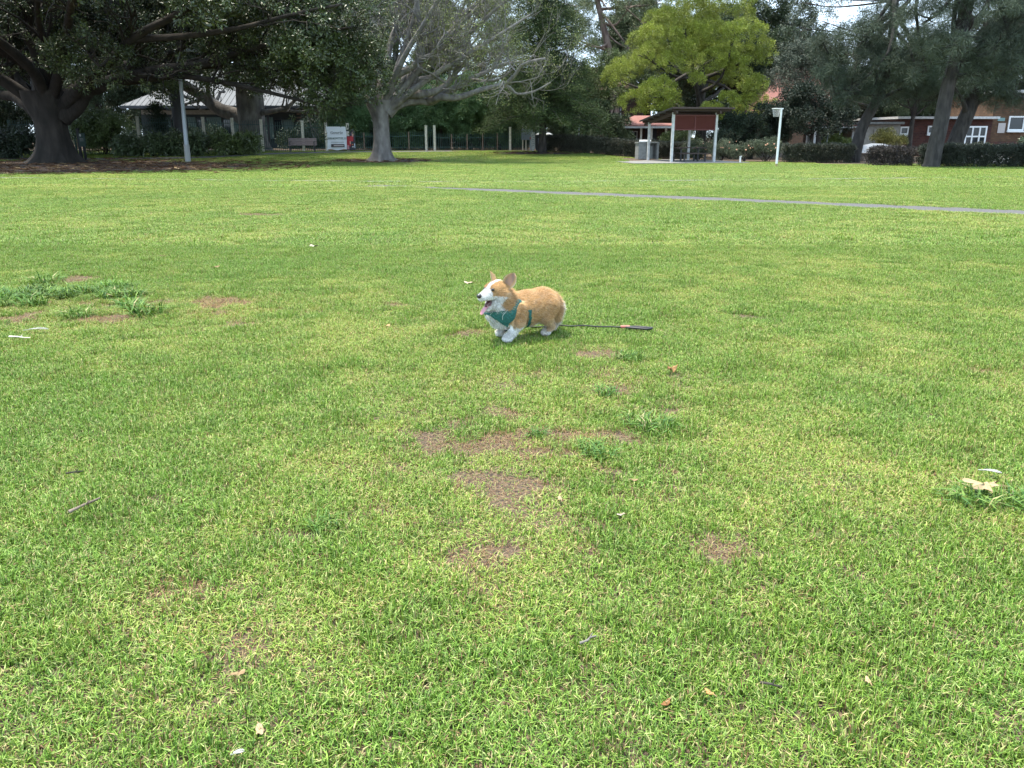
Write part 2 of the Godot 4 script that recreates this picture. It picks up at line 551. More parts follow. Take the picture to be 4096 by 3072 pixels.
func strip(called: String, pts: Array, w: float, m: Material, up: float, sd: int) -> MeshInstance3D:
	var r := RandomNumberGenerator.new()
	r.seed = sd
	var mb := MB.new()
	var c := []
	for k in pts.size() - 1:
		var n := int(maxf(2.0, (pts[k + 1] - pts[k]).length() / 0.8))
		for j in n:
			c.append(pts[k].lerp(pts[k + 1], float(j) / n))
	c.append(pts[-1])
	for k in c.size():
		var t: Vector2 = (c[mini(k + 1, c.size() - 1)] - c[maxi(k - 1, 0)]).normalized()
		var s := Vector2(-t.y, t.x) * w * 0.5
		for q in [-1.0, 1.0]:
			var e: Vector2 = c[k] + s * (q + r.randf_range(-0.07, 0.07))
			mb.vert(Vector3(e.x, terrain(e.x, e.y) + up, e.y), Vector3.UP, Color.WHITE)
	for k in c.size() - 1:
		mb.tri(k * 2, k * 2 + 1, k * 2 + 2)
		mb.tri(k * 2 + 1, k * 2 + 3, k * 2 + 2)
	return struct(called, mb, m)

func tuft_mesh(sd: int, n: int, spread: float, h: Vector2, w: Vector2, lean: Vector2, pal: Array) -> ArrayMesh:
	var r := RandomNumberGenerator.new()
	r.seed = sd
	var mb := MB.new()
	mb.flat = true
	for k in n:
		var p := Vector3(r.randf_range(-1, 1) * spread, -0.004, r.randf_range(-1, 1) * spread)
		var a := r.randf() * TAU
		var q := r.randf()
		var cc: Color = pal[-1][1]
		for e in pal:
			if q < e[0]:
				cc = e[1]
				break
			q -= e[0]
		var j := r.randf_range(0.78, 1.22)
		mb.blade(p, Vector3(cos(a), 0, sin(a)), r.randf_range(h.x, h.y), r.randf_range(w.x, w.y), r.randf_range(lean.x, lean.y), Color(cc.r * j, cc.g * j, cc.b * j))
	return mb.mesh(M.blade)

func make_lawn() -> void:
	var green := Color(0.115, 0.212, 0.028)
	var light := Color(0.213, 0.315, 0.055)
	var pale := Color(0.32, 0.38, 0.13)
	var deep := Color(0.07, 0.13, 0.024)
	var straw := Color(0.38, 0.32, 0.15)
	var brown := Color(0.19, 0.11, 0.057)
	var lush := [[0.36, green], [0.31, light], [0.14, deep], [0.10, pale], [0.07, straw], [0.02, brown]]
	var dry := [[0.26, green], [0.36, light], [0.06, deep], [0.14, pale], [0.14, straw], [0.04, brown]]
	var dead := [[0.06, green], [0.06, light], [0.34, Color(0.31, 0.235, 0.12)], [0.54, brown]]
	var kinds := [[], [], []]
	for k in 5:
		kinds[0].append(tuft_mesh(100 + k, 190, 0.075, Vector2(0.024, 0.052), Vector2(0.0023, 0.0043), Vector2(0.1, 1.0), lush))
		kinds[1].append(tuft_mesh(200 + k, 170, 0.075, Vector2(0.018, 0.044), Vector2(0.0022, 0.0042), Vector2(0.2, 1.25), dry))
		kinds[2].append(tuft_mesh(300 + k, 75, 0.075, Vector2(0.014, 0.040), Vector2(0.0014, 0.0028), Vector2(0.9, 1.95), dead))
	var xf := []
	var cols := []
	for k in 15:
		xf.append([]); cols.append([])
	var r := RandomNumberGenerator.new()
	r.seed = 77
	# zones: start, end, spacing, sideways scale, height scale
	for zone in [[1.15, 11.0, 0.072, 1.0, 1.0], [11.0, 24.0, 0.13, 1.8, 1.05], [24.0, 60.0, 0.25, 3.3, 0.9]]:
		var step: float = zone[2]
		var d: float = zone[0]
		while d < zone[1]:
			var half := 0.645 * d + 0.7
			var x := -half
			while x < half:
				var px := x + r.randf_range(-0.5, 0.5) * step
				var pd := d + r.randf_range(-0.5, 0.5) * step
				x += step
				if pd > lawn_limit(px) or hard(px, -pd):
					continue
				var b := bare(px, -pd)
				var m := mulch(px, -pd)
				if m > -0.2 and r.randf() < (m + 0.25) * 2.2:
					continue
				# large and small patches of drier and lusher turf
				var n1 := field.get_noise_2d(px * 4.0, pd * 4.0)
				var n2 := field2.get_noise_2d(px * 16.0, pd * 16.0)
				var n3 := field.get_noise_2d(px * 55.0 + 400.0, pd * 55.0)
				var dryness := 0.42 + 0.6 * n1 + 0.55 * n2 + 0.6 * n3 + r.randf_range(-0.22, 0.22)
				var kind := 1 if dryness > 0.5 else 0
				if b > 0.2:
					if r.randf() < b * 1.7: kind = 2
					if b > 0.6 and r.randf() < 0.3: continue
				var s: float = zone[3] * r.randf_range(0.85, 1.2)
				var rank: float = 1.5 if r.randf() < 0.035 and b < 0.2 else 1.0
				var hgt: float = zone[4] * r.randf_range(0.75, 1.2) * (1.0 + 0.45 * field2.get_noise_2d(px * 40.0 + 90.0, pd * 40.0))
				var basis := Basis(Vector3.UP, r.randf() * TAU).scaled(Vector3(s, hgt * rank, s))
				var bucket := kind * 5 + r.randi() % 5
				xf[bucket].append(Transform3D(basis, on(px, -pd)))
				var t := clampf(dryness, 0.0, 1.0)
				var j := r.randf_range(0.9, 1.1)
				cols[bucket].append(Color(lerpf(0.92, 1.2, t) * j, lerpf(0.98, 1.06, t) * j, lerpf(0.95, 1.0, t) * j))
			d += step
	var root := thing("lawn_grass", "short green lawn grass with yellowish and bare patches", "grass")
	root.set_meta("kind", "stuff")
	for k in 15:
		if xf[k].size():
			copies_node(["green_blades", "drier_blades", "straw_blades"][k / 5], kinds[k / 5][k % 5], xf[k], cols[k], root)

func coarse_tufts() -> void:
	# rank grass tufts standing out of the mown turf
	var pal := [[0.45, Color(0.085, 0.17, 0.028)], [0.35, Color(0.14, 0.225, 0.042)], [0.15, Color(0.055, 0.125, 0.03)], [0.05, Color(0.35, 0.31, 0.15)]]
	var meshes := []
	for k in 4:
		meshes.append(tuft_mesh(500 + k, 85, 0.06, Vector2(0.05, 0.135), Vector2(0.005, 0.009), Vector2(0.3, 1.2), pal))
	var r := RandomNumberGenerator.new()
	r.seed = 5
	var list := [
		[-4.6, -8.1, 1.5, "big bluish grass tuft at the upper left of the weedy patch"],
		[-4.45, -7.35, 1.35, "leafy grass tuft in the middle of the weedy patch on the left"],
		[-4.0, -7.5, 1.3, "dense grass tuft right of the middle in the weedy patch on the left"],
		[-4.1, -7.0, 1.3, "grass tuft at the lower edge of the weedy patch on the left"],
		[-3.6, -7.35, 1.2, "grass tuft at the right of the weedy patch on the left"],
		[-4.85, -7.4, 1.3, "grass tuft at the far left edge of the weedy patch"],
		[-3.2, -6.9, 1.15, "grass tuft between two bare spots right of the weedy patch"],
		[-2.98, -6.62, 1.55, "big broad tuft between brown bare patches on the left lawn"],
		[-3.5, -6.55, 1.15, "small tuft below the weedy patch on the left"],
		[0.40, -3.50, 0.75, "bright green upright tuft beside the central bare patch"],
		[0.36, -3.58, 0.7, "narrow tuft at the left of the bright one by the central bare patch"],
		[0.72, -3.86, 0.95, "dark green arching tuft right of the central bare patch"],
		[0.62, -3.96, 0.8, "tuft just behind the dark arching one right of the bare patch"],
		[0.12, -3.78, 0.55, "small pale weed rosette inside the central bare patch"],
		[0.53, -4.45, 0.75, "loose tuft below the pale brown leaf on the middle lawn"],
		[0.76, -5.2, 0.8, "low tuft beside the small bare spot below the leash"],
		[1.86, -3.0, 0.95, "dark tuft under the big pale fallen leaf on the right"],
		[1.98, -2.97, 0.85, "dark tuft at the right of the big pale fallen leaf"],
		[1.78, -3.02, 0.7, "dark tuft at the left of the big pale fallen leaf"],
		[-0.70, -2.80, 0.6, "small tuft in the foreground by a thin bare line"],
	]
	for k in list.size():
		var e: Array = list[k]
		var o := MeshInstance3D.new()
		o.mesh = meshes[k % 4]
		o.name = numbered("grass_tuft")
		add_child(o)
		var s: float = e[2]
		o.transform = Transform3D(Basis(Vector3.UP, r.randf() * TAU).scaled(Vector3(s * 1.25, s * (0.9 if k < 9 else 0.95), s * 1.25)), on(e[0], e[1]))
		tag(o, e[3], "grass tuft", "coarse grass tufts in the lawn")
	var root := thing("coarse_grass", "mass of coarse bluish grass filling the weedy patch on the left", "grass")
	root.set_meta("kind", "stuff")
	var xf := []
	var cols := []
	for k in 34:
		var x := -4.15 + r.randfn() * 0.5
		var z := -7.35 + r.randfn() * 0.36
		xf.append(Transform3D(Basis(Vector3.UP, r.randf() * TAU).scaled(Vector3(1.3, 0.85, 1.3) * r.randf_range(0.7, 1.2)), on(x, z)))
		cols.append(tint(r, Color(0.95, 1.0, 1.0), Color(1.1, 1.0, 0.9)))
	copies_node("coarse_blades", meshes[1], xf, cols, root)

func make_litter() -> void:
	# leaf litter on the mulch under the trees
	var r := RandomNumberGenerator.new()
	r.seed = 41
	var mb := MB.new()
	mb.flat = true
	for k in 7:
		var a := r.randf() * TAU
		var d := Vector3(cos(a), r.randf_range(-0.1, 0.35), sin(a)).normalized()
		mb.leaf(Vector3(r.randf_range(-0.12, 0.12), 0.012, r.randf_range(-0.12, 0.12)), d, d.cross(Vector3.UP).normalized(), r.randf_range(0.08, 0.15), r.randf_range(0.035, 0.06), Color(1, 1, 1), 0.3)
	var m := mb.mesh(M.litter)
	var bed := MB.new()
	var xf := []
	var cols := []
	for e in [[-24.0, -40.5, 15.0, 10.5], [-7.1, -47.7, 3.4, 2.5], [1.6, -54.8, 3.2, 1.9]]:
		var nx := int(e[2] * 4)
		var nz := int(e[3] * 4)
		for i in nx:
			for j in nz:
				var x: float = e[0] - e[2] + i * 0.5
				var z: float = e[1] - e[3] + j * 0.5
				if mulch(x, z) > 0.0:
					var f := bed.v.size()
					for q in [[0, 0], [0.5, 0], [0.5, 0.5], [0, 0.5]]:
						bed.vert(on(x - 0.25 + q[0], z - 0.25 + q[1], 0.006), Vector3.UP, Color.WHITE)
					bed.tri(f, f + 1, f + 2)
					bed.tri(f, f + 2, f + 3)
		for k in int(e[2] * e[3] * 26):
			var x: float = e[0] + r.randf_range(-1, 1) * e[2]
			var z: float = e[1] + r.randf_range(-1, 1) * e[3]
			if mulch(x, z) > -0.02 - 0.2 * r.randf():
				xf.append(Transform3D(Basis(Vector3.UP, r.randf() * TAU).scaled(Vector3.ONE * r.randf_range(0.8, 1.4)), on(x, z, 0.008)))
				var q := r.randf()
				cols.append(tint(r, Color(0.10, 0.055, 0.035), Color(0.20, 0.12, 0.075)) if q < 0.75 else tint(r, Color(0.24, 0.17, 0.10), Color(0.38, 0.28, 0.15)))
	struct("mulch_bed", bed, M.mulch)
	var o := copies_node("leaf_litter", m, xf, cols, self)
	tag(o, "brown dead leaf litter spread on the mulch under the trees", "leaf litter")

# ------------------------------------------------------------------ trees
func flared_trunk(mb: MB, pts: Array, rad: Array, flare: float, lobes: int, sd: float, flare_h: float, sides := 36) -> void:
	var start := mb.v.size()
	var m := pts.size()
	for i in m:
		var p: Vector3 = pts[i]
		for k in sides:
			var a := TAU * k / sides
			var d := Vector3(cos(a), 0, sin(a))
			var ridge := pow(0.5 + 0.5 * cos(a * lobes + sd + 0.6 * sin(a * 2.0 + sd)), 2.0)
			var ridge2 := 0.5 + 0.5 * cos(a * (lobes + 4) + sd * 2.3 + p.y * 0.5)
			var fl := exp(-(p.y - pts[0].y) / flare_h)
			var r: float = rad[i] * (1.0 + flare * fl * (0.25 + ridge) + 0.16 * ridge + 0.09 * ridge2)
			mb.vert(p + d * r, (d + Vector3.UP * flare * fl * 0.6).normalized(), Color.WHITE)
	for i in m - 1:
		for k in sides:
			var a := start + i * sides + k
			var b := start + i * sides + (k + 1) % sides
			mb.tri(a, b, a + sides)
			mb.tri(b, b + sides, a + sides)

func limb(mb: MB, tips: Array, pts: Array, r0: float, r1: float, r: RandomNumberGenerator, kids: int, depth: int, klen: float, lift: float, from := 0.35, sides := 9) -> void:
	var q := []
	for p in pts:
		q.append(v3(p))
	for k in range(1, q.size() - 1):
		q[k] += Vector3(r.randfn(), r.randfn(), r.randfn()) * r1 * 0.6
	var s := smooth(q, 4)
	mb.tube(s, radii(s.size(), r0, r1, 0.75), sides, true, 0.12, r.randf() * 6.0)
	for k in kids:
		var t := r.randf_range(from, 1.0)
		var at := mini(int(t * (s.size() - 1)), s.size() - 2)
		var d: Vector3 = (s[at + 1] - s[at]).normalized()
		var nd := (d * 0.7 + Vector3(r.randfn(), r.randfn(), r.randfn()) * 0.5 + Vector3.UP * lift).normalized()
		ramify(mb, tips, s[at], nd, klen * r.randf_range(0.6, 1.2), lerpf(r0, r1, t) * 0.42, depth, r, lift * 0.5)

func tip_leaves(parent: Node, mesh: Mesh, tips: Array, per_tip: float, spread: float, sz: Vector2, a: Color, b: Color, sd: int, called := "crown") -> void:
	var r := RandomNumberGenerator.new()
	r.seed = sd
	var xf := []
	var cols := []
	for t in tips:
		var n := int(per_tip + r.randf())
		for k in n:
			var p: Vector3 = t[0] + Vector3(r.randfn(), r.randfn(), r.randfn()) * spread
			xf.append(Transform3D(turned(r, t[1] + Vector3(0, 0.4, 0), 0.5, r.randf_range(sz.x, sz.y)), p))
			cols.append(tint(r, a, b))
	copies_node(called, mesh, xf, cols, parent)

func big_fig() -> void:
	var root := thing("fig_tree", "huge dark spreading fig tree with buttressed trunk at the left edge", "tree", on(-24.4, -45.9))
	var r := RandomNumberGenerator.new()
	r.seed = 9
	var mb := MB.new()
	var pts := []
	var rad := []
	for k in 15:
		var y := -0.15 + 3.75 * k / 14.0
		pts.append(Vector3(0.05 * sin(y * 1.3), y, 0))
		rad.append(0.70 + 0.05 * cos(y * 1.5) + 0.32 * smoothstep(1.7, 3.4, y))
	flared_trunk(mb, pts, rad, 1.15, 6, 0.6, 0.42, 48)
	part("trunk", mb, M.fig_bark, root)
	var lm := MB.new()
	var tips := []
	for e in [
		[.42, .14, [[-0.51, 2.52, 0.00], [-1.27, 2.93, -0.40], [-2.17, 3.31, -0.80], [-3.12, 3.47, -1.20], [-4.79, 3.87, -1.60], [-6.61, 4.83, -2.00]]],
		[.45, .14, [[-0.08, 3.2, 0.00], [0.0, 4.4, 0.60], [-0.25, 5.0, 1.2], [-0.9, 5.41, 1.8], [-1.8, 5.9, 2.4], [-3.6, 6.9, 3.00]]],
		[.42, .12, [[-0.43, 2.98, 0.00], [-1.56, 3.25, -1.00], [-2.48, 4.36, -2.00], [-3.52, 5.50, -3.00], [-4.68, 6.91, -4.00]]],
		[.30, .12, [[-0.10, 3.2, 0.00], [0.12, 4.44, 0.40], [0.2, 5.36, 0.80], [0.1, 6.19, 1.20], [0.6, 6.9, 1.60], [1.2, 8.2, 2.00]]],
		[.32, .12, [[0.27, 3.2, 0.00], [0.21, 4.73, -0.60], [0.11, 5.81, -1.20], [-0.37, 6.67, -1.80], [-0.18, 7.70, -2.40], [-0.16, 9.34, -3.00]]],
		[.30, .10, [[0.61, 3.1, 0.00], [0.9, 4.58, 1.0], [1.5, 5.73, 2.2], [2.2, 6.5, 3.6], [3.0, 7.6, 5.00]]],
		[.55, .12, [[0.7, 2.4, 0.00], [1.56, 3.05, 0.12], [2.21, 3.57, 0.25], [3.04, 3.92, 0.38], [4.73, 4.32, 0.50], [6.51, 4.65, 0.62], [8.45, 4.90, 0.75], [10.63, 5.33, 0.88], [12.80, 5.71, 1.00]]],
		[.40, .12, [[0.7, 2.7, 0.00], [1.89, 3.52, 0.83], [3.35, 4.24, 1.67], [4.89, 5.04, 2.50], [6.40, 5.86, 3.33], [8.68, 6.71, 4.17], [10.44, 7.37, 5.00]]],
		[.25, .05, [[3.74, 4.1, 0.40], [5.84, 4.26, 0.50], [7.67, 4.28, 0.80], [10.58, 3.77, 1.20], [13.46, 3.15, 1.60], [15.62, 2.63, 2.00]]],
		[.22, .05, [[6.46, 4.6, 0.60], [9.43, 4.85, 0.25], [12.21, 4.65, 0.00], [14.52, 4.07, -0.25], [16.63, 3.46, -0.50]]],
		[.18, .05, [[8.3, 4.86, 0.80], [11.29, 5.45, 1.47], [14.04, 6.02, 2.13], [16.67, 6.37, 2.80]]],
		[.20, .05, [[6.26, 5.8, 3.20], [8.87, 5.88, 3.50], [11.69, 6.23, 4.00], [14.45, 6.76, 4.50], [16.70, 7.08, 5.00]]],
		[.35, .1, [[0.2, 3.2, 0.3], [0.5, 4.5, 2.0], [0.3, 5.8, 4.5], [-0.5, 6.8, 8.0], [-1.0, 7.4, 12.0]]],
		[.35, .1, [[0.4, 3.2, 0.3], [2.0, 4.9, 1.8], [4.0, 6.2, 4.5], [6.0, 7.0, 8.0], [8.0, 7.3, 11.0]]],
		[.35, .1, [[-0.4, 3.2, -0.3], [-0.8, 4.5, -2.0], [-1.5, 5.8, -5.0], [-2.0, 6.8, -9.0], [-3.0, 7.4, -13.0]]],
		[.35, .1, [[0.4, 3.2, -0.3], [2.0, 4.5, -2.0], [4.0, 5.8, -5.0], [7.0, 6.8, -8.0], [10.0, 7.0, -10.0]]],
		[.35, .1, [[-0.4, 3.0, 0.2], [-3.0, 4.9, 1.5], [-7.0, 6.0, 3.5], [-10.0, 6.8, 6.0], [-13.0, 7.0, 8.0]]],
	]:
		limb(lm, tips, e[2], e[0], e[1], r, 9, 2, 2.6, 0.25, 0.4, 10)
	part("limbs", lm, M.fig_bark, root)
	var lobes := []
	for k in 150:
		var a := r.randf() * TAU
		var q := sqrt(r.randf())
		var front := maxf(0.0, sin(a))
		var x := cos(a) * q * 16.0
		var z := sin(a) * q * 14.5
		var edge := lerpf(3.6, 6.9, clampf(front * 1.6, 0.0, 1.0))
		if x < -4.0 and front < 0.5: edge = 5.0
		var y := lerpf(10.5, edge, pow(q, 2.2)) + r.randf_range(-0.6, 1.5)
		var s := r.randf_range(1.2, 2.0)
		lobes.append([Vector3(x, y, z), Vector3(s, s * 0.55, s)])
	# hanging skirt on the right, and the low leafy spray in front of the trunk
	for e in [[15.8, 4.2, 1.0, 1.5], [16.4, 5.2, 0.5, 1.5], [15.2, 3.2, 1.8, 1.1], [16.6, 3.6, -0.4, 1.0], [14.0, 4.0, 0.6, 1.3], [12.6, 3.9, 1.0, 1.1], [13.0, 4.9, 0.4, 1.5], [11.0, 4.6, 0.4, 1.1], [14.8, 5.9, 1.6, 1.6], [16.2, 6.6, 2.4, 1.5], [12.8, 6.4, 1.6, 1.6], [10.2, 6.0, 1.6, 1.3], [15.5, 7.4, 3.5, 1.5], [13.0, 7.4, 3.6, 1.5], [10.5, 7.2, 4.2, 1.4], [9.0, 5.7, 0.6, 1.0], [17.0, 4.4, 0.0, 1.1],
			[4.4, 4.0, -4.0, 0.9], [5.8, 4.2, -5.0, 1.0], [7.6, 4.4, -4.0, 1.0], [9.6, 4.3, -3.2, 1.0], [2.6, 5.0, 4.2, 0.75], [3.4, 5.1, 4.2, 0.8], [2.9, 4.4, 3.8, 0.6], [4.2, 4.5, 3.6, 0.7], [5.0, 4.2, 3.0, 0.7], [5.6, 4.9, 3.2, 0.8], [3.2, 3.9, 3.0, 0.5], [4.6, 5.6, 4.0, 0.8], [-2.4, 5.8, 4.0, 0.7], [-3.2, 5.3, 3.6, 0.8], [0.2, 6.3, 5.0, 0.8]]:
		lobes.append([Vector3(e[0], e[1], e[2]), Vector3(e[3], e[3] * 0.8, e[3])])
	crown(root, sprig.fig, lobes, 3.6, Vector2(0.8, 1.25), Color(0.85, 0.95, 0.85), Color(1.25, 1.15, 0.9), 31, -0.22)
	tip_leaves(root, sprig.fig, tips, 0.35, 0.25, Vector2(0.6, 1.0), Color(0.85, 0.95, 0.85), Color(1.2, 1.15, 0.9), 32, "sprays")

func grey_tree() -> void:
	var root := thing("grey_tree", "pale grey smooth-barked tree with rising limbs and sparse young leaves", "tree", on(-7.28, -48.0))
	var r := RandomNumberGenerator.new()
	r.seed = 19
	var mb := MB.new()
	var pts := []
	var rad := []
	for k in 13:
		var y := -0.1 + 3.3 * k / 12.0
		pts.append(Vector3(0.04 * sin(y), y, 0))
		rad.append(0.40 + 0.02 * cos(y * 2.0) + 0.24 * smoothstep(2.0, 3.2, y))
	flared_trunk(mb, pts, rad, 1.25, 7, 2.1, 0.26, 42)
	part("trunk", mb, M.grey_bark, root)
	var lm := MB.new()
	var tips := []
	for e in [
		[.24, .06, 6, [[-0.19, 2.8, 0.00], [-0.60, 3.26, -0.38], [-0.95, 3.48, -0.75], [-1.41, 3.95, -1.12], [-2.20, 4.20, -1.50]]],
		[.26, .06, 8, [[0.11, 2.8, 0.00], [0.15, 3.92, -0.40], [0.33, 5.29, -0.80], [0.76, 6.77, -1.20], [1.34, 7.92, -1.60], [1.81, 8.96, -2.00]]],
		[.26, .06, 8, [[0.3, 2.8, 0.00], [0.72, 3.77, 0.33], [1.15, 4.52, 0.67], [1.90, 4.76, 1.00], [2.41, 5.12, 1.33], [3.13, 5.51, 1.67], [3.97, 6.42, 2.00]]],
		[.38, .10, 9, [[0.35, 2.6, 0.00], [1.00, 3.23, -0.12], [1.71, 3.74, -0.25], [1.97, 4.70, -0.38], [2.56, 5.07, -0.50], [3.47, 6.05, -0.62], [4.37, 6.99, -0.75], [4.96, 7.72, -0.88], [6.03, 8.49, -1.00]]],
		[.20, .07, 7, [[1.92, 4.5, -0.2], [2.26, 5.21, 0.20], [2.39, 5.95, 0.40], [2.38, 6.84, 0.60], [2.33, 8.12, 0.80], [2.49, 8.87, 1.00]]],
		[.20, .05, 7, [[1.55, 3.6, -0.2], [2.03, 4.22, -0.75], [2.94, 4.55, -1.50], [3.63, 5.35, -2.25], [4.28, 6.28, -3.00]]],
		[.24, .05, 9, [[1.5, 3.5, -0.1], [2.30, 3.52, 0.25], [2.97, 3.53, 0.50], [3.82, 4.02, 0.75], [4.49, 4.71, 1.00], [4.97, 5.12, 1.25], [5.62, 5.95, 1.50]]],
		[.26, .05, 9, [[0.5, 2.75, 0.00], [1.47, 3.08, -0.12], [2.18, 3.23, -0.25], [2.88, 3.18, -0.38], [3.72, 3.69, -0.50], [5.04, 4.38, -0.62], [5.82, 4.72, -0.75], [6.72, 5.07, -0.88], [7.92, 5.25, -1.00]]],
		[.19, .05, 8, [[2.7, 3.19, -0.3], [3.43, 3.37, 0.38], [4.27, 3.27, 0.75], [5.29, 3.56, 1.12], [6.05, 3.76, 1.50], [6.86, 3.95, 1.88], [7.43, 4.36, 2.25], [7.93, 4.91, 2.62], [8.97, 5.08, 3.00]]],
		[.09, .03, 5, [[4.95, 4.3, -0.6], [5.38, 4.24, 0.0], [5.86, 4.14, 0.50], [6.62, 4.24, 0.75], [7.32, 4.71, 1.00]]],
		[.09, .03, 5, [[6.74, 3.9, 1.80], [7.14, 3.77, 1.6], [7.61, 3.43, 1.50], [8.46, 3.53, 1.75], [9.30, 4.00, 2.00]]],
		[.17, .06, 7, [[2.3, 4.95, -0.4], [2.59, 5.87, -0.50], [2.80, 6.75, -1.00], [3.16, 8.45, -1.50], [3.31, 9.18, -2.00]]],
		[.14, .05, 7, [[3.45, 5.99, -0.6], [4.08, 6.26, 0.0], [5.04, 6.53, 1.00], [6.20, 7.41, 1.50], [7.32, 8.15, 2.00]]],
		[.20, .06, 7, [[-0.07, 2.8, 0.00], [-0.05, 4.21, -0.62], [-0.19, 5.94, -1.25], [-0.50, 7.68, -1.88], [-0.66, 9.04, -2.50]]],
		[.22, .06, 8, [[0.2, 2.8, -0.2], [0.9, 4.2, -1.6], [2.2, 5.4, -3.4], [4.2, 6.6, -5.0], [5.8, 8.0, -6.0]]],
		[.20, .04, 8, [[0.3, 2.7, 0.1], [1.2, 5.0, 0.4], [2.0, 7.0, 0.6], [2.6, 9.5, 0.8]]],
		[.20, .04, 9, [[0.4, 2.7, 0.1], [2.2, 4.6, 0.8], [4.2, 6.4, 1.2], [6.5, 8.6, 1.6]]],
		[.19, .04, 9, [[0.5, 2.7, 0.1], [2.8, 4.2, 1.0], [5.4, 5.6, 1.8], [8.2, 7.2, 2.4]]],
		[.19, .04, 8, [[0.1, 2.7, 0.1], [1.6, 5.2, 1.2], [3.2, 7.4, 1.8], [4.6, 9.6, 2.2]]],
		[.18, .04, 7, [[-0.2, 2.7, 0.1], [-0.6, 5.0, 0.4], [-1.2, 7.0, 0.6], [-1.6, 9.4, 0.6]]],
		[.22, .06, 6, [[-0.1, 2.8, -0.3], [-0.8, 4.4, -2.0], [-1.8, 6.0, -3.6], [-2.6, 7.8, -4.6]]],
	]:
		limb(lm, tips, e[3], e[0] * 1.22, e[1] * 1.25, r, e[2] - 2, 3, 1.7, 0.3, 0.45, 8)
	part("limbs", lm, M.grey_bark, root)
	tip_leaves(root, sprig.sparse, tips, 0.15, 0.25, Vector2(0.6, 1.1), Color(0.11, 0.14, 0.035), Color(0.19, 0.215, 0.06), 33)

func second_fig() -> void:
	var root := thing("fig_tree", "second fig with thick low limb growing behind the green fence", "tree", on(-18.0, -60.0))
	var r := RandomNumberGenerator.new()
	r.seed = 29
	var mb := MB.new()
	var pts := []
	var rad := []
	for k in 10:
		var y := -0.2 + 4.6 * k / 9.0
		pts.append(Vector3(0, y, 0))
		rad.append(0.76 + 0.03 * cos(y * 2.0))
	flared_trunk(mb, pts, rad, 0.6, 5, 1.0, 0.5)
	part("trunk", mb, M.grey_bark, root)
	var lm := MB.new()
	var tips := []
	for e in [[.58, .28, [[0.1, 1.5, 0.00], [-1.04, 2.25, -0.20], [-2.33, 2.8, -0.40], [-3.92, 3.65, -0.60], [-5.03, 4.35, -0.80], [-6.75, 5.3, -1.00]]],
		[.22, .08, [[0.4, 2.4, 0.00], [1.74, 2.55, 0.50], [2.84, 2.9, 1.00], [3.95, 3.55, 1.50], [5.63, 3.95, 2.00]]],
		[.16, .05, [[0.4, 2.55, 0.00], [2.01, 2.6, 0.33], [3.99, 2.55, 0.67], [5.33, 2.8, 1.00]]],
		[.40, .15, [[0.2, 3.6, 0.00], [0.85, 4.9, 0.00], [1.89, 6.1, 0.00], [3.59, 7.9, 0.00]]],
		[.40, .15, [[0.0, 3.6, 0.00], [-0.42, 5.3, -0.67], [-1.29, 6.8, -1.33], [-2.28, 8.7, -2.00]]],
		[.2, .08, [[-2.6, 2.9, -0.4], [-2.9, 3.8, -0.3], [-2.6, 4.8, 0.2], [-2.0, 6.0, 0.4]]],
		[.35, .1, [[0.1, 3.6, 0.00], [0.6, 5.0, 2.0], [1.6, 6.2, 4.0], [3.0, 7.2, 6.0]]]]:
		limb(lm, tips, e[2], e[0], e[1], r, 7, 2, 2.2, 0.2, 0.4)
	part("limbs", lm, M.grey_bark, root)
	var lobes := shell_lobes(30, Vector3(0.5, 8.3, 0), Vector3(9, 3.2, 7), 46, 1.2, 2.0, -0.6)
	for e in [[-4.9, 4.3, 1.0, 0.8], [-6.0, 4.2, 1.0, 0.8], [3.5, 4.1, 1.0, 0.8], [4.8, 4.0, 1.2, 0.8], [2.2, 4.6, 1.0, 0.8], [-3.0, 4.9, 0.5, 0.9], [-2.0, 5.2, 0.6, 0.9], [-5.5, 5.6, 0.0, 1.2], [-4.0, 5.6, 0.4, 1.0], [5.6, 4.4, 2.0, 0.9], [6.2, 3.6, 1.4, 0.7]]:
		lobes.append([Vector3(e[0], e[1], e[2]), Vector3(e[3], e[3] * 0.8, e[3])])
	crown(root, sprig.fig, lobes, 3.4, Vector2(0.8, 1.25), Color(0.75, 0.85, 0.75), Color(1.05, 1.0, 0.85), 34)

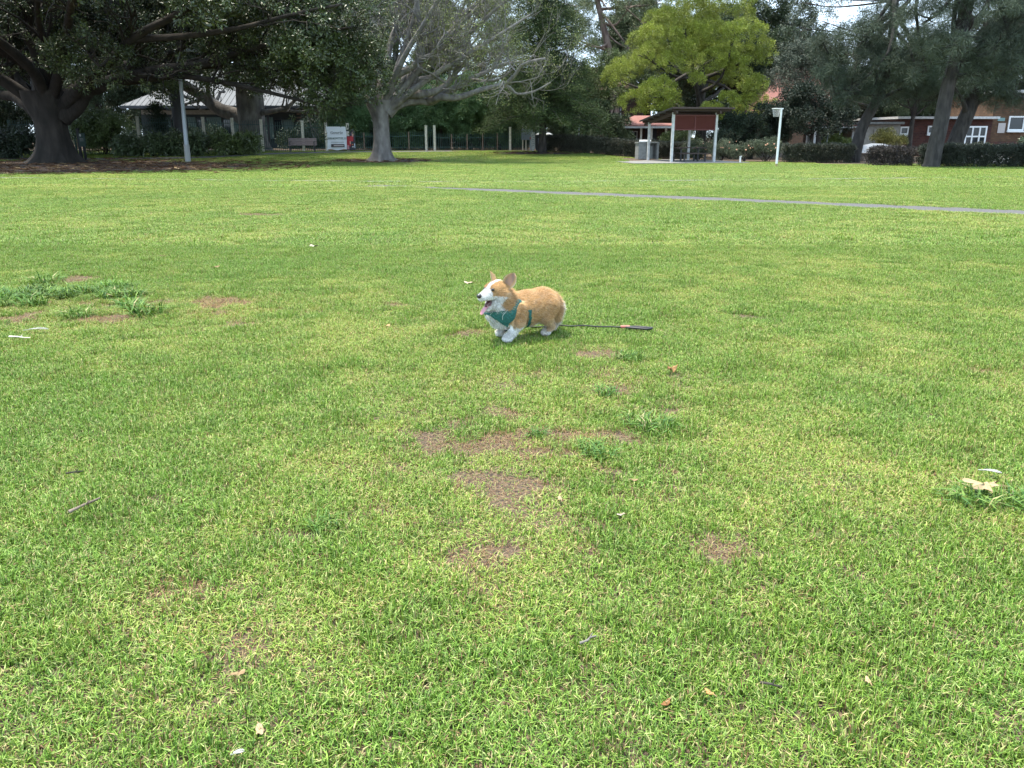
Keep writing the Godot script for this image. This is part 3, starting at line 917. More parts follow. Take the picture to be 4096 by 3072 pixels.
func lobe_tree(called: String, label: String, base: Vector3, trunk: Array, r0: float, r1: float, bark: Material, lobes: Array, kind: String, per: float, sz: Vector2, a: Color, b: Color, sd: int, gap := -0.25, group := "", cat := "tree", limbs := 14) -> Node3D:
	var root := thing(called, label, cat, base, 0.0, group)
	var r := RandomNumberGenerator.new()
	r.seed = sd
	var q := []
	for p in trunk:
		q.append(p if p is Vector3 else v3(p))
	if r0 > 0.0:
		var mb := MB.new()
		var s := smooth(q, 4)
		var rr := radii(s.size(), r0, r1)
		rr[0] *= 1.25
		mb.tube(s, rr, 10, true, 0.1, r.randf() * 6.0)
		for k in mini(limbs, lobes.size()):
			var lb: Array = lobes[(k * 7) % lobes.size()]
			var c: Vector3 = lb[0]
			var st: Vector3 = s[clampi(int(s.size() * r.randf_range(0.5, 0.98)), 0, s.size() - 1)]
			var mid := st.lerp(c, 0.5) + Vector3(r.randfn(), r.randfn() * 0.6 - 0.3, r.randfn()) * 0.12 * st.distance_to(c)
			mb.tube(smooth([st, mid, c], 4), radii(9, r1 * 0.7, r1 * 0.15), 6, false)
			for j in 3:
				var e: Vector3 = c + Vector3(r.randfn(), r.randfn(), r.randfn()).normalized() * lb[1] * 0.9
				mb.tube([c.lerp(mid, 0.3), c.lerp(e, 0.5) + Vector3(0, 0.1, 0), e], [r1 * 0.2, r1 * 0.13, r1 * 0.05], 4, false)
		part("trunk", mb, bark, root)
	crown(root, sprig[kind], lobes, per, sz, a, b, sd + 1, gap)
	return root

func conifer() -> void:
	var root := thing("conifer_tree", "dark tiered conifer on a small mulch circle in mid lawn", "tree", on(1.92, -55.0))
	var r := RandomNumberGenerator.new()
	r.seed = 61
	var mb := MB.new()
	var h := 12.5
	mb.tube(smooth([Vector3(0, -0.1, 0), Vector3(0.03, 1.5, 0), Vector3(0, 6, 0), Vector3(0.1, h, 0)], 4), radii(13, 0.33, 0.04, 1.0), 10)
	var xf := []
	var cols := []
	var y := 1.9
	while y < h:
		var reach := 4.0 * pow(1.0 - (y - 1.5) / (h - 1.2), 0.8) + 0.2
		for k in 8:
			var a := TAU * k / 8.0 + r.randf_range(-0.3, 0.3) + y * 1.3
			var l := reach * r.randf_range(0.75, 1.1)
			var d := Vector3(cos(a), 0, sin(a))
			var s := Vector3(0, y, 0)
			var e := s + d * l + Vector3(0, -0.16 * l + r.randf_range(-0.15, 0.15), 0)
			var mid := (s + e) * 0.5 + Vector3(0, 0.14 * l, 0)
			var ps := smooth([s, mid, e], 4)
			mb.tube(ps, radii(9, 0.05 * (1.0 - y / h) + 0.015, 0.008), 4, false)
			var n := int(l / 0.16)
			for j in n:
				var t := (j + r.randf()) / n
				if t < 0.15: continue
				var at: int = mini(int(t * 8.0), 7)
				var p: Vector3 = ps[at].lerp(ps[at + 1], t * 8.0 - at)
				var side := Vector3(-d.z, 0, d.x) * r.randf_range(-0.55, 0.55) * (0.4 + 0.9 * t * (1.0 - t) * 2.0)
				var yy := Vector3(r.randfn() * 0.15, 1.0, r.randfn() * 0.15).normalized()
				var xx := yy.cross(d).normalized()
				xf.append(Transform3D(Basis(xx, yy, xx.cross(yy)).scaled(Vector3.ONE * r.randf_range(0.7, 1.15)), p + side + Vector3(0, r.randf_range(-0.12, 0.08), 0)))
				cols.append(tint(r, Color(0.045, 0.07, 0.03), Color(0.08, 0.11, 0.042)))
		y += 0.36
	part("trunk", mb, M.dark_bark, root)
	copies_node("crown", sprig.fir, xf, cols, root)

func she_oak(called: String, label: String, base: Vector3, trunk: Array, r0: float, r1: float, lobes: Array, sd: int, group := "") -> void:
	for lb in lobes:
		lb[0] += Vector3(0, 0.5, 0)
	lobe_tree(called, label, base, trunk, r0, r1, M.she_bark, lobes, "needle", 6.5, Vector2(0.7, 1.15), Color(0.06, 0.082, 0.058), Color(0.10, 0.122, 0.085), sd, -0.22, group, "tree", 22)

func lobes_of(list: Array) -> Array:
	var o := []
	for e in list:
		var yr: float = e[4] if e.size() > 4 else 0.8
		o.append([Vector3(e[0], e[1], e[2]), Vector3(e[3], e[3] * yr, e[3])])
	return o

func make_trees() -> void:
	big_fig()
	second_fig()
	grey_tree()
	conifer()
	# bright cloud-like tree behind the shelter
	var L := lobes_of([[-3.2, 3.9, 3.3, 1.21], [-2.4, 3.5, 2.9, 0.79], [-4.6, 3.4, 2.1, 0.93], [-3.1, 3.0, 2.3, 0.92], [-2.6, 5.7, 3.2, 0.79], [-1.5, 5.6, 4.1, 0.77], [-1.1, 4.6, 4.1, 0.51], [-4.1, 6.1, 2.5, 0.70], [-3.8, 7.2, 3.4, 0.78], [-2.6, 7.1, 3.7, 0.63], [-1.7, 7.5, 2.7, 0.49], [-2.9, 8.1, 3.1, 0.79], [-1.0, 8.5, 2.6, 1.07], [-0.8, 7.3, 3.4, 0.69], [-0.0, 5.8, 3.3, 0.79], [0.1, 2.8, 3.2, 0.79], [-5.4, 5.3, 2.1, 0.93], [-5.8, 4.9, 0.5, 0.73], [-1.0, 7.4, 3.3, 0.72], [0.6, 6.0, 3.0, 0.91], [1.7, 5.5, 2.9, 0.85], [1.1, 7.3, 3.7, 0.78], [1.9, 8.4, 2.3, 0.65], [2.8, 7.5, 2.4, 0.58], [2.9, 6.6, 2.9, 0.79], [3.2, 6.1, 3.2, 0.64], [2.9, 4.3, 2.1, 0.93], [1.2, 3.5, 2.9, 0.64], [2.6, 3.2, 1.9, 0.87], [3.8, 2.6, 0.5, 0.83], [2.5, 2.2, 1.1, 0.66], [0.3, 2.7, 2.1, 0.80], [4.2, 3.4, 1.1, 0.50], [0.5, 8.7, 2.4, 0.64], [-1.9, 6.5, 3.5, 0.84], [2.4, 6.2, 2.4, 0.74], [0.2, 7.3, 2.8, 0.91], [-2.2, 9.3, 3.1, 1.21], [0.0, 9.6, 2.8, 1.22], [1.5, 9.2, 2.7, 0.92]])
	L.append_array(shell_lobes(88, Vector3(-0.5, 6.6, -2.6), Vector3(4.2, 4.2, 2.6), 34, 0.8, 1.2, -0.5))
	lobe_tree("leafy_tree", "bright yellow-green tree with cloud-like leaf clumps behind the picnic shelter", on(12.2, -57.0), [[0, -0.1, 0], [0.2, 1.6, 0.2], [0.1, 3.4, 0], [0, 6.2, 0]], 0.45, 0.22, M.dark_bark, L, "small", 17.0, Vector2(0.5, 0.8), Color(0.18, 0.225, 0.026), Color(0.30, 0.335, 0.05), 401, -0.22)
	var far := "tall trees behind the park"
	# dark clipped-looking evergreens behind the fence
	for e in [[-11.3, -60.4, 4.0, 1.9, "dark evergreen behind the printed banners on the fence"], [-7.6, -60.8, 4.0, 2.0, "dark evergreen just right of the grey tree trunk"], [-5.0, -61.0, 4.7, 1.8, "dark evergreen behind the paired cream fence posts"], [-2.9, -61.0, 5.0, 1.9, "tallest dark evergreen in the row behind the fence"], [-0.9, -61.0, 4.6, 1.8, "dark evergreen at the right end of the row behind the fence"]]:
		var h: float = e[2]
		var w: float = e[3]
		lobe_tree("evergreen_tree", e[4], on(e[0], e[1]), [[0, -0.1, 0], [0, 1.5, 0], [0, h * 0.7, 0]], 0.14, 0.06, M.dark_bark, shell_lobes(int(e[0] * 31) + 900, Vector3(0, h * 0.52, 0), Vector3(w * 0.8, h * 0.44, w * 0.8), 46, 0.6, 0.9, -0.98), "small", 11.0, Vector2(0.7, 1.0), Color(0.08, 0.15, 0.065), Color(0.13, 0.21, 0.085), int(e[0] * 17) + 500, -0.4, "evergreens behind the fence")
	# gum trees with airy crowns
	lobe_tree("gum_tree", "reddish-trunked gum tree forking above the brick house", on(9.0, -75.0), [[0, 0, 0], [-0.2, 4.0, 0], [-0.5, 7.0, 0], [-1.2, 9.5, 0], [-2.2, 13, 0]], 0.5, 0.2, M.red_bark, lobes_of([[-3, 8.5, 1, 1.6], [-4.5, 10, 0, 1.7], [1.2, 8.0, 1, 1.4], [2.6, 9.8, 0, 1.8], [-1.5, 11.5, 1, 1.8], [1.0, 12, 0, 2.0], [-3.5, 13, 0, 2.0], [3.5, 12, -1, 1.8], [-2.0, 6.2, 1, 1.1], [2.2, 6.4, 0.5, 1.2], [-4.6, 7.0, 0, 1.2]]), "gum", 4.6, Vector2(0.8, 1.3), Color(0.09, 0.115, 0.05), Color(0.14, 0.165, 0.065), 611, -0.12, far)
	lobe_tree("gum_tree", "tall pale gum tree behind the tip of the conifer", on(2.5, -82.0), [[0, 0, 0], [0.2, 5, 0], [0.1, 9.5, 0], [0.5, 15, 0]], 0.4, 0.15, M.grey_bark, shell_lobes(613, Vector3(0, 10.5, 0), Vector3(4.4, 4.8, 3.5), 22, 1.0, 1.6), "gum", 4.2, Vector2(0.8, 1.3), Color(0.09, 0.12, 0.05), Color(0.14, 0.17, 0.07), 614, -0.1, far)
	lobe_tree("gum_tree", "airy green gum tree seen through the grey tree's upper branches", on(-4.0, -80.0), [[0, 0, 0], [-0.2, 5, 0], [0.1, 9.5, 0], [0.3, 15, 0]], 0.4, 0.15, M.grey_bark, shell_lobes(615, Vector3(0, 9.8, 0), Vector3(5.0, 5.2, 3.5), 30, 1.0, 1.7, -0.7), "gum", 5.0, Vector2(0.8, 1.3), Color(0.11, 0.145, 0.045), Color(0.16, 0.19, 0.06), 616, -0.16, far)
	lobe_tree("gum_tree", "dense green gum tree left of the grey tree behind the roof", on(-11.0, -84.0), [[0, 0, 0], [-0.2, 5, 0], [0.1, 9.5, 0], [0.3, 14, 0]], 0.45, 0.2, M.grey_bark, shell_lobes(617, Vector3(0, 8.6, 0), Vector3(5.6, 6.0, 3.5), 52, 1.2, 1.9, -0.8), "gum", 8.0, Vector2(0.9, 1.4), Color(0.06, 0.085, 0.04), Color(0.10, 0.13, 0.055), 618, -0.5, far)
	# the wall of dark crowns behind the roof on the left
	for e in [[-20.0, -90.0, "dark broad tree behind the metal roof ridge"], [-29.5, -88.0, "dark broad tree behind the left end of the metal roof"], [-39.0, -82.0, "dark broad tree behind the big fig trunk"], [-50.0, -78.0, "dark broad tree beyond the far left edge of the park"]]:
		lobe_tree("broad_tree", e[2], on(e[0], e[1]), [[0, 0, 0], [0.3, 4, 0], [0, 9, 0]], 0.5, 0.25, M.dark_bark, shell_lobes(int(-e[0]) + 70, Vector3(0, 7.6, 0), Vector3(5.8, 6.2, 4), 40, 1.3, 2.1, -0.8), "small", 4.2, Vector2(1.3, 2.0), Color(0.024, 0.042, 0.022), Color(0.045, 0.066, 0.03), int(-e[0]) + 700, -0.35, far)
	lobe_tree("broad_tree", "black-trunked tree rising behind the shrubs right of the lamp post", on(-20.7, -54.2), [[0.1, -0.1, 0], [0.0, 1.5, 0], [-0.15, 4.0, 0], [-0.3, 7.5, 0]], 0.46, 0.36, M.black, shell_lobes(72, Vector3(-0.2, 7.6, -0.5), Vector3(4.0, 2.6, 4.0), 26, 1.0, 1.6, -0.6), "small", 5.0, Vector2(1.0, 1.5), Color(0.02, 0.038, 0.02), Color(0.036, 0.056, 0.026), 702, -0.3, "", "tree", 5)
	lobe_tree("broad_tree", "dark slender tree just left of the big fig trunk", on(-28.2, -52.0), [[0.0, -0.1, 0], [0.0, 2, 0], [0.1, 4.0, 0], [0.2, 7.0, 0]], 0.42, 0.3, M.black, shell_lobes(73, Vector3(0, 6.6, -0.5), Vector3(3.6, 2.6, 3.6), 22, 1.0, 1.6, -0.5), "small", 5.0, Vector2(1.0, 1.5), Color(0.02, 0.036, 0.02), Color(0.036, 0.056, 0.026), 703, -0.3)
	# mid-green growth between the conifer and the bright tree
	lobe_tree("leafy_tree", "mid green tree filling the gap right of the conifer", on(7.2, -66.0), [[0, 0, 0], [0.2, 2, 0], [0, 5, 0]], 0.2, 0.1, M.dark_bark, shell_lobes(801, Vector3(0.2, 4.6, 0), Vector3(3.0, 2.4, 2.0), 24, 0.7, 1.1, -0.5), "small", 7.5, Vector2(0.8, 1.2), Color(0.075, 0.11, 0.034), Color(0.13, 0.165, 0.045), 802, -0.15)
	lobe_tree("leafy_tree", "low dark green tree behind the long dark hedge", on(4.6, -64.0), [[0, 0, 0], [0.1, 1.4, 0], [0, 3, 0]], 0.15, 0.08, M.dark_bark, shell_lobes(803, Vector3(0, 2.0, 0), Vector3(2.2, 1.5, 1.6), 22, 0.6, 1.0, -0.9), "small", 8.0, Vector2(0.8, 1.1), Color(0.045, 0.075, 0.035), Color(0.075, 0.11, 0.05), 804, -0.35)
	lobe_tree("leafy_tree", "small grey-green tree in front of the salmon veranda roof", on(7.6, -61.5), [[0, 0, 0], [0.1, 1.2, 0], [0, 2.6, 0]], 0.12, 0.06, M.dark_bark, shell_lobes(805, Vector3(-0.3, 1.7, 0), Vector3(1.3, 1.2, 1.0), 14, 0.5, 0.8, -0.9), "small", 8.0, Vector2(0.8, 1.1), Color(0.055, 0.085, 0.042), Color(0.08, 0.115, 0.055), 806, -0.3)
	lobe_tree("broad_tree", "great dark green dome of a tree behind the bright one", on(19.8, -76.0), [[0, 0, 0], [0, 4, 0], [0, 9, 0]], 0.5, 0.3, M.dark_bark, shell_lobes(807, Vector3(0, 6.6, 0), Vector3(6.2, 6.0, 4.5), 60, 1.2, 1.9, -0.8) + lobes_of([[5.2, 9.6, 0, 1.6], [5.6, 8.0, 0.5, 1.6], [6.4, 6.6, 0, 1.5], [4.2, 11.0, 0, 1.7], [6.6, 5.0, 0, 1.4]]), "small", 5.5, Vector2(1.1, 1.6), Color(0.035, 0.056, 0.026), Color(0.062, 0.085, 0.034), 808, -0.4, far)
	lobe_tree("broad_tree", "tall dark tree rising behind the gap left of the bright tree", on(13.0, -84.0), [[0, 0, 0], [0, 4, 0], [0, 9, 0]], 0.5, 0.3, M.dark_bark, shell_lobes(809, Vector3(0, 9.0, 0), Vector3(5.0, 4.6, 4.0), 40, 1.2, 1.9, -0.8), "gum", 5.5, Vector2(1.0, 1.5), Color(0.05, 0.075, 0.033), Color(0.085, 0.11, 0.045), 810, -0.25, far)
	lobe_tree("small_tree", "very dark low-branched small tree right of the goal post", on(18.3, -53.0), [[0, 0, 0], [0.1, 1.2, 0], [0, 2.6, 0]], 0.14, 0.07, M.dark_bark, shell_lobes(811, Vector3(-0.4, 2.5, 0), Vector3(2.6, 1.5, 1.8), 26, 0.6, 1.0, -0.5), "small", 8.0, Vector2(0.8, 1.1), Color(0.016, 0.03, 0.018), Color(0.032, 0.046, 0.026), 812, -0.35)
	lobe_tree("small_tree", "dark green shrubby tree behind the rose bushes", on(15.0, -54.0), [[0, 0, 0], [0.1, 1.2, 0], [0, 2.4, 0]], 0.14, 0.07, M.dark_bark, shell_lobes(813, Vector3(0, 1.6, 0), Vector3(2.2, 1.3, 1.4), 22, 0.6, 0.9, -0.9), "small", 8.0, Vector2(0.8, 1.1), Color(0.018, 0.034, 0.018), Color(0.034, 0.05, 0.026), 814, -0.4)
	lobe_tree("broad_tree", "dark green tree between the garage and the brick flats", on(27.0, -58.6), [[0, 0, 0], [0, 2, 0], [0, 4, 0]], 0.2, 0.1, M.dark_bark, shell_lobes(915, Vector3(0.5, 5.2, 0), Vector3(3.4, 2.2, 1.6), 34, 0.7, 1.2, -0.7), "small", 7.0, Vector2(0.8, 1.2), Color(0.04, 0.062, 0.034), Color(0.07, 0.095, 0.048), 916, -0.25)
	# the she-oaks on the right
	she_oak("she_oak", "leaning grey she-oak trunk standing in front of the right hedge", on(19.6, -40.0), [[-0.05, -0.1, 0], [0.1, 1.2, 0], [0.32, 3.0, -0.2], [0.5, 5.0, -0.2], [0.75, 8.0, -0.2], [0.9, 12.0, 0]], 0.38, 0.24, lobes_of([[-0.6, 4.6, 1.0, 1.0], [1.9, 4.5, 0.6, 1.1], [2.9, 5.4, 0.2, 1.2], [-1.6, 5.6, 0.6, 1.1], [0.9, 6.2, 1.2, 1.2], [-0.6, 6.9, 0.6, 1.2], [2.2, 7.2, 0.4, 1.3], [3.8, 6.6, 0, 1.2], [4.6, 5.2, 0, 1.1], [-1.2, 8.2, 0, 1.3], [1.2, 8.8, 0, 1.4], [3.2, 9.0, 0, 1.4], [4.2, 4.0, 0.4, 0.9], [1.4, 3.5, 0.2, 0.75], [2.6, 3.9, 0.5, 0.8], [-0.7, 3.7, -0.3, 0.6]]), 901, "she-oaks on the right")
	she_oak("she_oak", "she-oak leaning right behind the gap with the sandstone wall", on(18.9, -47.2), [[-0.15, -0.1, 0], [0.0, 1.0, 0], [0.3, 2.2, 0], [0.9, 3.6, 0], [1.2, 6.0, 0], [1.0, 9.0, 0]], 0.36, 0.2, lobes_of([[0.2, 3.0, 0.6, 0.8], [-0.8, 3.3, 0.5, 0.9], [1.8, 3.6, 0.6, 1.0], [0.6, 4.2, 0.8, 1.1], [-1.2, 4.6, 0.4, 1.1], [2.6, 4.4, 0.4, 1.1], [1.4, 5.2, 0.7, 1.2], [-0.4, 5.8, 0.4, 1.1], [3.0, 5.6, 0, 1.1], [-1.8, 3.9, 0, 0.9], [2.9, 3.2, 0.2, 0.8], [0.6, 6.6, 0, 1.2], [-2.0, 5.4, 0, 1.0], [3.9, 3.9, 0, 0.8], [-1.0, 2.6, 0.6, 0.6]]), 903, "she-oaks on the right")
	she_oak("she_oak", "dark thick she-oak trunk between two cars near the brick flats", on(23.6, -46.2), [[-0.1, -0.1, 0], [0.1, 1.0, 0], [0.5, 2.4, 0], [0.9, 4.0, 0], [1.0, 7.0, 0]], 0.46, 0.3, lobes_of([[1.6, 3.0, 0.4, 0.9], [2.9, 3.5, 0.3, 1.0], [-0.6, 3.4, 0.4, 0.9], [0.4, 4.2, 0.6, 1.1], [2.0, 4.7, 0.5, 1.2], [3.6, 4.7, 0, 1.1], [0.8, 5.8, 0.2, 1.3], [2.6, 6.4, 0, 1.4], [4.4, 6.0, 0, 1.3], [-1.2, 5.0, 0, 1.1], [4.6, 3.6, 0, 0.9], [-0.6, 7.0, 0, 1.2], [2.3, 2.6, 0.3, 0.65], [3.5, 2.7, 0.2, 0.75], [4.6, 2.7, 0.2, 0.7]]), 905, "she-oaks on the right")
	lobe_tree("gum_tree", "thin airy gum tree with branches against the sky on the right", on(25.5, -66.0), [[0, 0, 0], [-0.4, 4, 0], [0.2, 6.6, 0], [2.0, 9.0, 0], [3.6, 11.0, 0]], 0.36, 0.14, M.dark_bark, lobes_of([[-1.6, 8.2, 0, 1.2], [-2.8, 9.4, 0.5, 1.2], [0.4, 9.4, 0, 1.2], [2.6, 9.6, 0, 1.3], [-1.0, 6.6, 0, 1.4], [-3.0, 6.6, 0.5, 1.4], [4.2, 10.6, 0, 1.3], [1.2, 11.2, 0, 1.4], [-2.0, 11.0, 0, 1.4], [-3.6, 8.0, 0, 1.1], [0.8, 7.0, 0.4, 1.2], [4.4, 8.4, 0, 1.0], [-4.6, 9.0, 0, 1.3], [-4.8, 7.2, 0, 1.2], [-0.6, 8.6, 0.3, 1.1], [2.0, 8.0, 0, 1.0], [-3.8, 10.6, 0, 1.3]]), "gum", 4.2, Vector2(0.7, 1.1), Color(0.05, 0.07, 0.045), Color(0.08, 0.10, 0.06), 907, -0.02, far)
	lobe_tree("broad_tree", "dark rounded tree behind the beige garage", on(31.5, -72.0), [[0, 0, 0], [0, 3, 0], [0, 6, 0]], 0.4, 0.2, M.dark_bark, shell_lobes(909, Vector3(0, 4.8, 0), Vector3(4.0, 4.2, 3.0), 34, 1.0, 1.6, -0.8), "small", 5.5, Vector2(1.0, 1.5), Color(0.028, 0.046, 0.022), Color(0.055, 0.072, 0.03), 910, -0.35, far)
	lobe_tree("broad_tree", "dark tree crown beyond the orange brick block", on(43.0, -74.0), [[0, 0, 0], [0, 3, 0], [0, 6, 0]], 0.4, 0.2, M.dark_bark, shell_lobes(911, Vector3(0, 6.4, 0), Vector3(6.5, 5.6, 3.0), 46, 1.2, 1.8, -0.8), "small", 5.0, Vector2(1.1, 1.6), Color(0.024, 0.04, 0.02), Color(0.045, 0.06, 0.028), 912, -0.35, far)
	lobe_tree("broad_tree", "grey-green tree filling the back of the right side gardens", on(22.0, -62.0), [[0, 0, 0], [0, 2, 0], [0, 4, 0]], 0.25, 0.12, M.dark_bark, shell_lobes(913, Vector3(-0.6, 5.0, 0), Vector3(3.6, 2.6, 1.5), 40, 0.7, 1.2, -0.7), "gum", 6.0, Vector2(0.7, 1.0), Color(0.05, 0.068, 0.045), Color(0.085, 0.10, 0.065), 914, -0.2)

func far_wood() -> void:
	var root := thing("far_wood", "distant dark tree belt closing the view behind the buildings", "trees", Vector3(0, 0, -104))
	root.set_meta("kind", "stuff")
	var r := RandomNumberGenerator.new()
	r.seed = 333
	var lobes := []
	for k in 190:
		var s := r.randf_range(1.6, 2.8)
		lobes.append([Vector3(r.randf_range(-95, 85), r.randf_range(0.6, 7.5), r.randf_range(-4, 4)), Vector3(s, s * 0.8, s)])
	crown(root, sprig.small, lobes, 1.6, Vector2(2.2, 3.2), Color(0.026, 0.044, 0.024), Color(0.05, 0.07, 0.034), 334, -0.5, "foliage")
	root = thing("garden_growth", "dense dark bushes filling the ground behind the green fence", "bushes", Vector3(-15, 0.4, -66))
	root.set_meta("kind", "stuff")
	lobes = []
	for k in 60:
		var s := r.randf_range(0.7, 1.2)
		var x := r.randf_range(-24, 19)
		lobes.append([Vector3(x, r.randf_range(0.2, 1.6), r.randf_range(-1, 1)), Vector3(s, s * 0.8, s)])
	crown(root, sprig.small, lobes, 5.0, Vector2(0.9, 1.3), Color(0.026, 0.048, 0.024), Color(0.05, 0.08, 0.034), 335, -0.5, "foliage")

# ------------------------------------------------------------------ hedges and shrubs
func hedge(label: String, pts: Array, h: float, depth: float, a: Color, b: Color, sd: int) -> void:
	var root := thing("hedge", label, "hedge", on(pts[0][0], pts[0][1]), 0.0, "clipped hedges along the park edge")
	var r := RandomNumberGenerator.new()
	r.seed = sd
	var xf := []
	var cols := []
	var stems := MB.new()
	for k in pts.size() - 1:
		var p := Vector2(pts[k][0], pts[k][1])
		var q := Vector2(pts[k + 1][0], pts[k + 1][1])
		var t := (q - p).normalized()
		var s := Vector2(-t.y, t.x)
		var l := p.distance_to(q)
		for j in int(l / 0.35):
			var e := p.lerp(q, (j + 0.5) * 0.35 / l) + s * r.randf_range(-0.3, 0.3) * depth
			var o := on(e.x, e.y) - root.position
			stems.tube([o, o + Vector3(r.randf_range(-0.1, 0.1), h * 0.45, r.randf_range(-0.1, 0.1)), o + Vector3(r.randf_range(-0.25, 0.25), h * 0.9, r.randf_range(-0.25, 0.25))], [0.02, 0.016, 0.006], 4, false)
		for j in int(l * (h * 2.0 + depth) * 85):
			var u := r.randf()
			var e := p.lerp(q, r.randf_range(-0.02, 1.02))
			var y := 0.0
			var out := Vector3.UP
			var bump := 0.10 * field.get_noise_2d(e.x * 60.0, e.y * 60.0 + sd)
			if u < depth / (depth + 2.0 * h):
				e += s * r.randf_range(-0.5, 0.5) * depth
				y = h * r.randf_range(0.82, 1.02) + bump
			else:
				var sg := 1.0 if r.randf() < 0.62 else -1.0
				if s.y < 0.0: sg = -sg
				y = h * r.randf_range(0.06, 1.0)
				e += s * sg * (depth * 0.5 * r.randf_range(0.62, 1.0) + 0.12 * field2.get_noise_3d(e.x * 50.0, y * 60.0, e.y * 50.0))
				out = Vector3(s.x * sg, 0.35, s.y * sg)
			xf.append(Transform3D(turned(r, out, 0.5, r.randf_range(0.8, 1.3)), on(e.x, e.y, y) - root.position))
			cols.append(tint(r, a, b))
	part("stems", stems, M.dark_bark, root).set_meta("kind", "stuff")
	copies_node("foliage", sprig.hedge, xf, cols, root)

func shrub(called: String, label: String, at: Vector2, q: Vector3, kind: String, per: float, sz: Vector2, a: Color, b: Color, sd: int, group := "") -> Node3D:
	var root := thing(called, label, "shrub", on(at.x, at.y), 0.0, group)
	var r := RandomNumberGenerator.new()
	r.seed = sd
	var mb := MB.new()
	for k in 9:
		var e := Vector3(r.randfn() * q.x * 0.5, q.y * r.randf_range(1.1, 1.7), r.randfn() * q.z * 0.5)
		mb.tube([Vector3(r.randfn() * 0.06, -0.03, r.randfn() * 0.06), e * 0.5 + Vector3(r.randfn(), 0, r.randfn()) * 0.06, e], [0.025, 0.018, 0.008], 4, false)
	part("stems", mb, M.dark_bark, root).set_meta("kind", "stuff")
	crown(root, sprig[kind], shell_lobes(sd + 3, Vector3(0, q.y * 0.95, 0), q * 0.7, 12, minf(q.x, q.y) * 0.45, minf(q.x, q.y) * 0.62, -0.9), per, sz, a, b, sd, -0.5, "foliage")
	return root

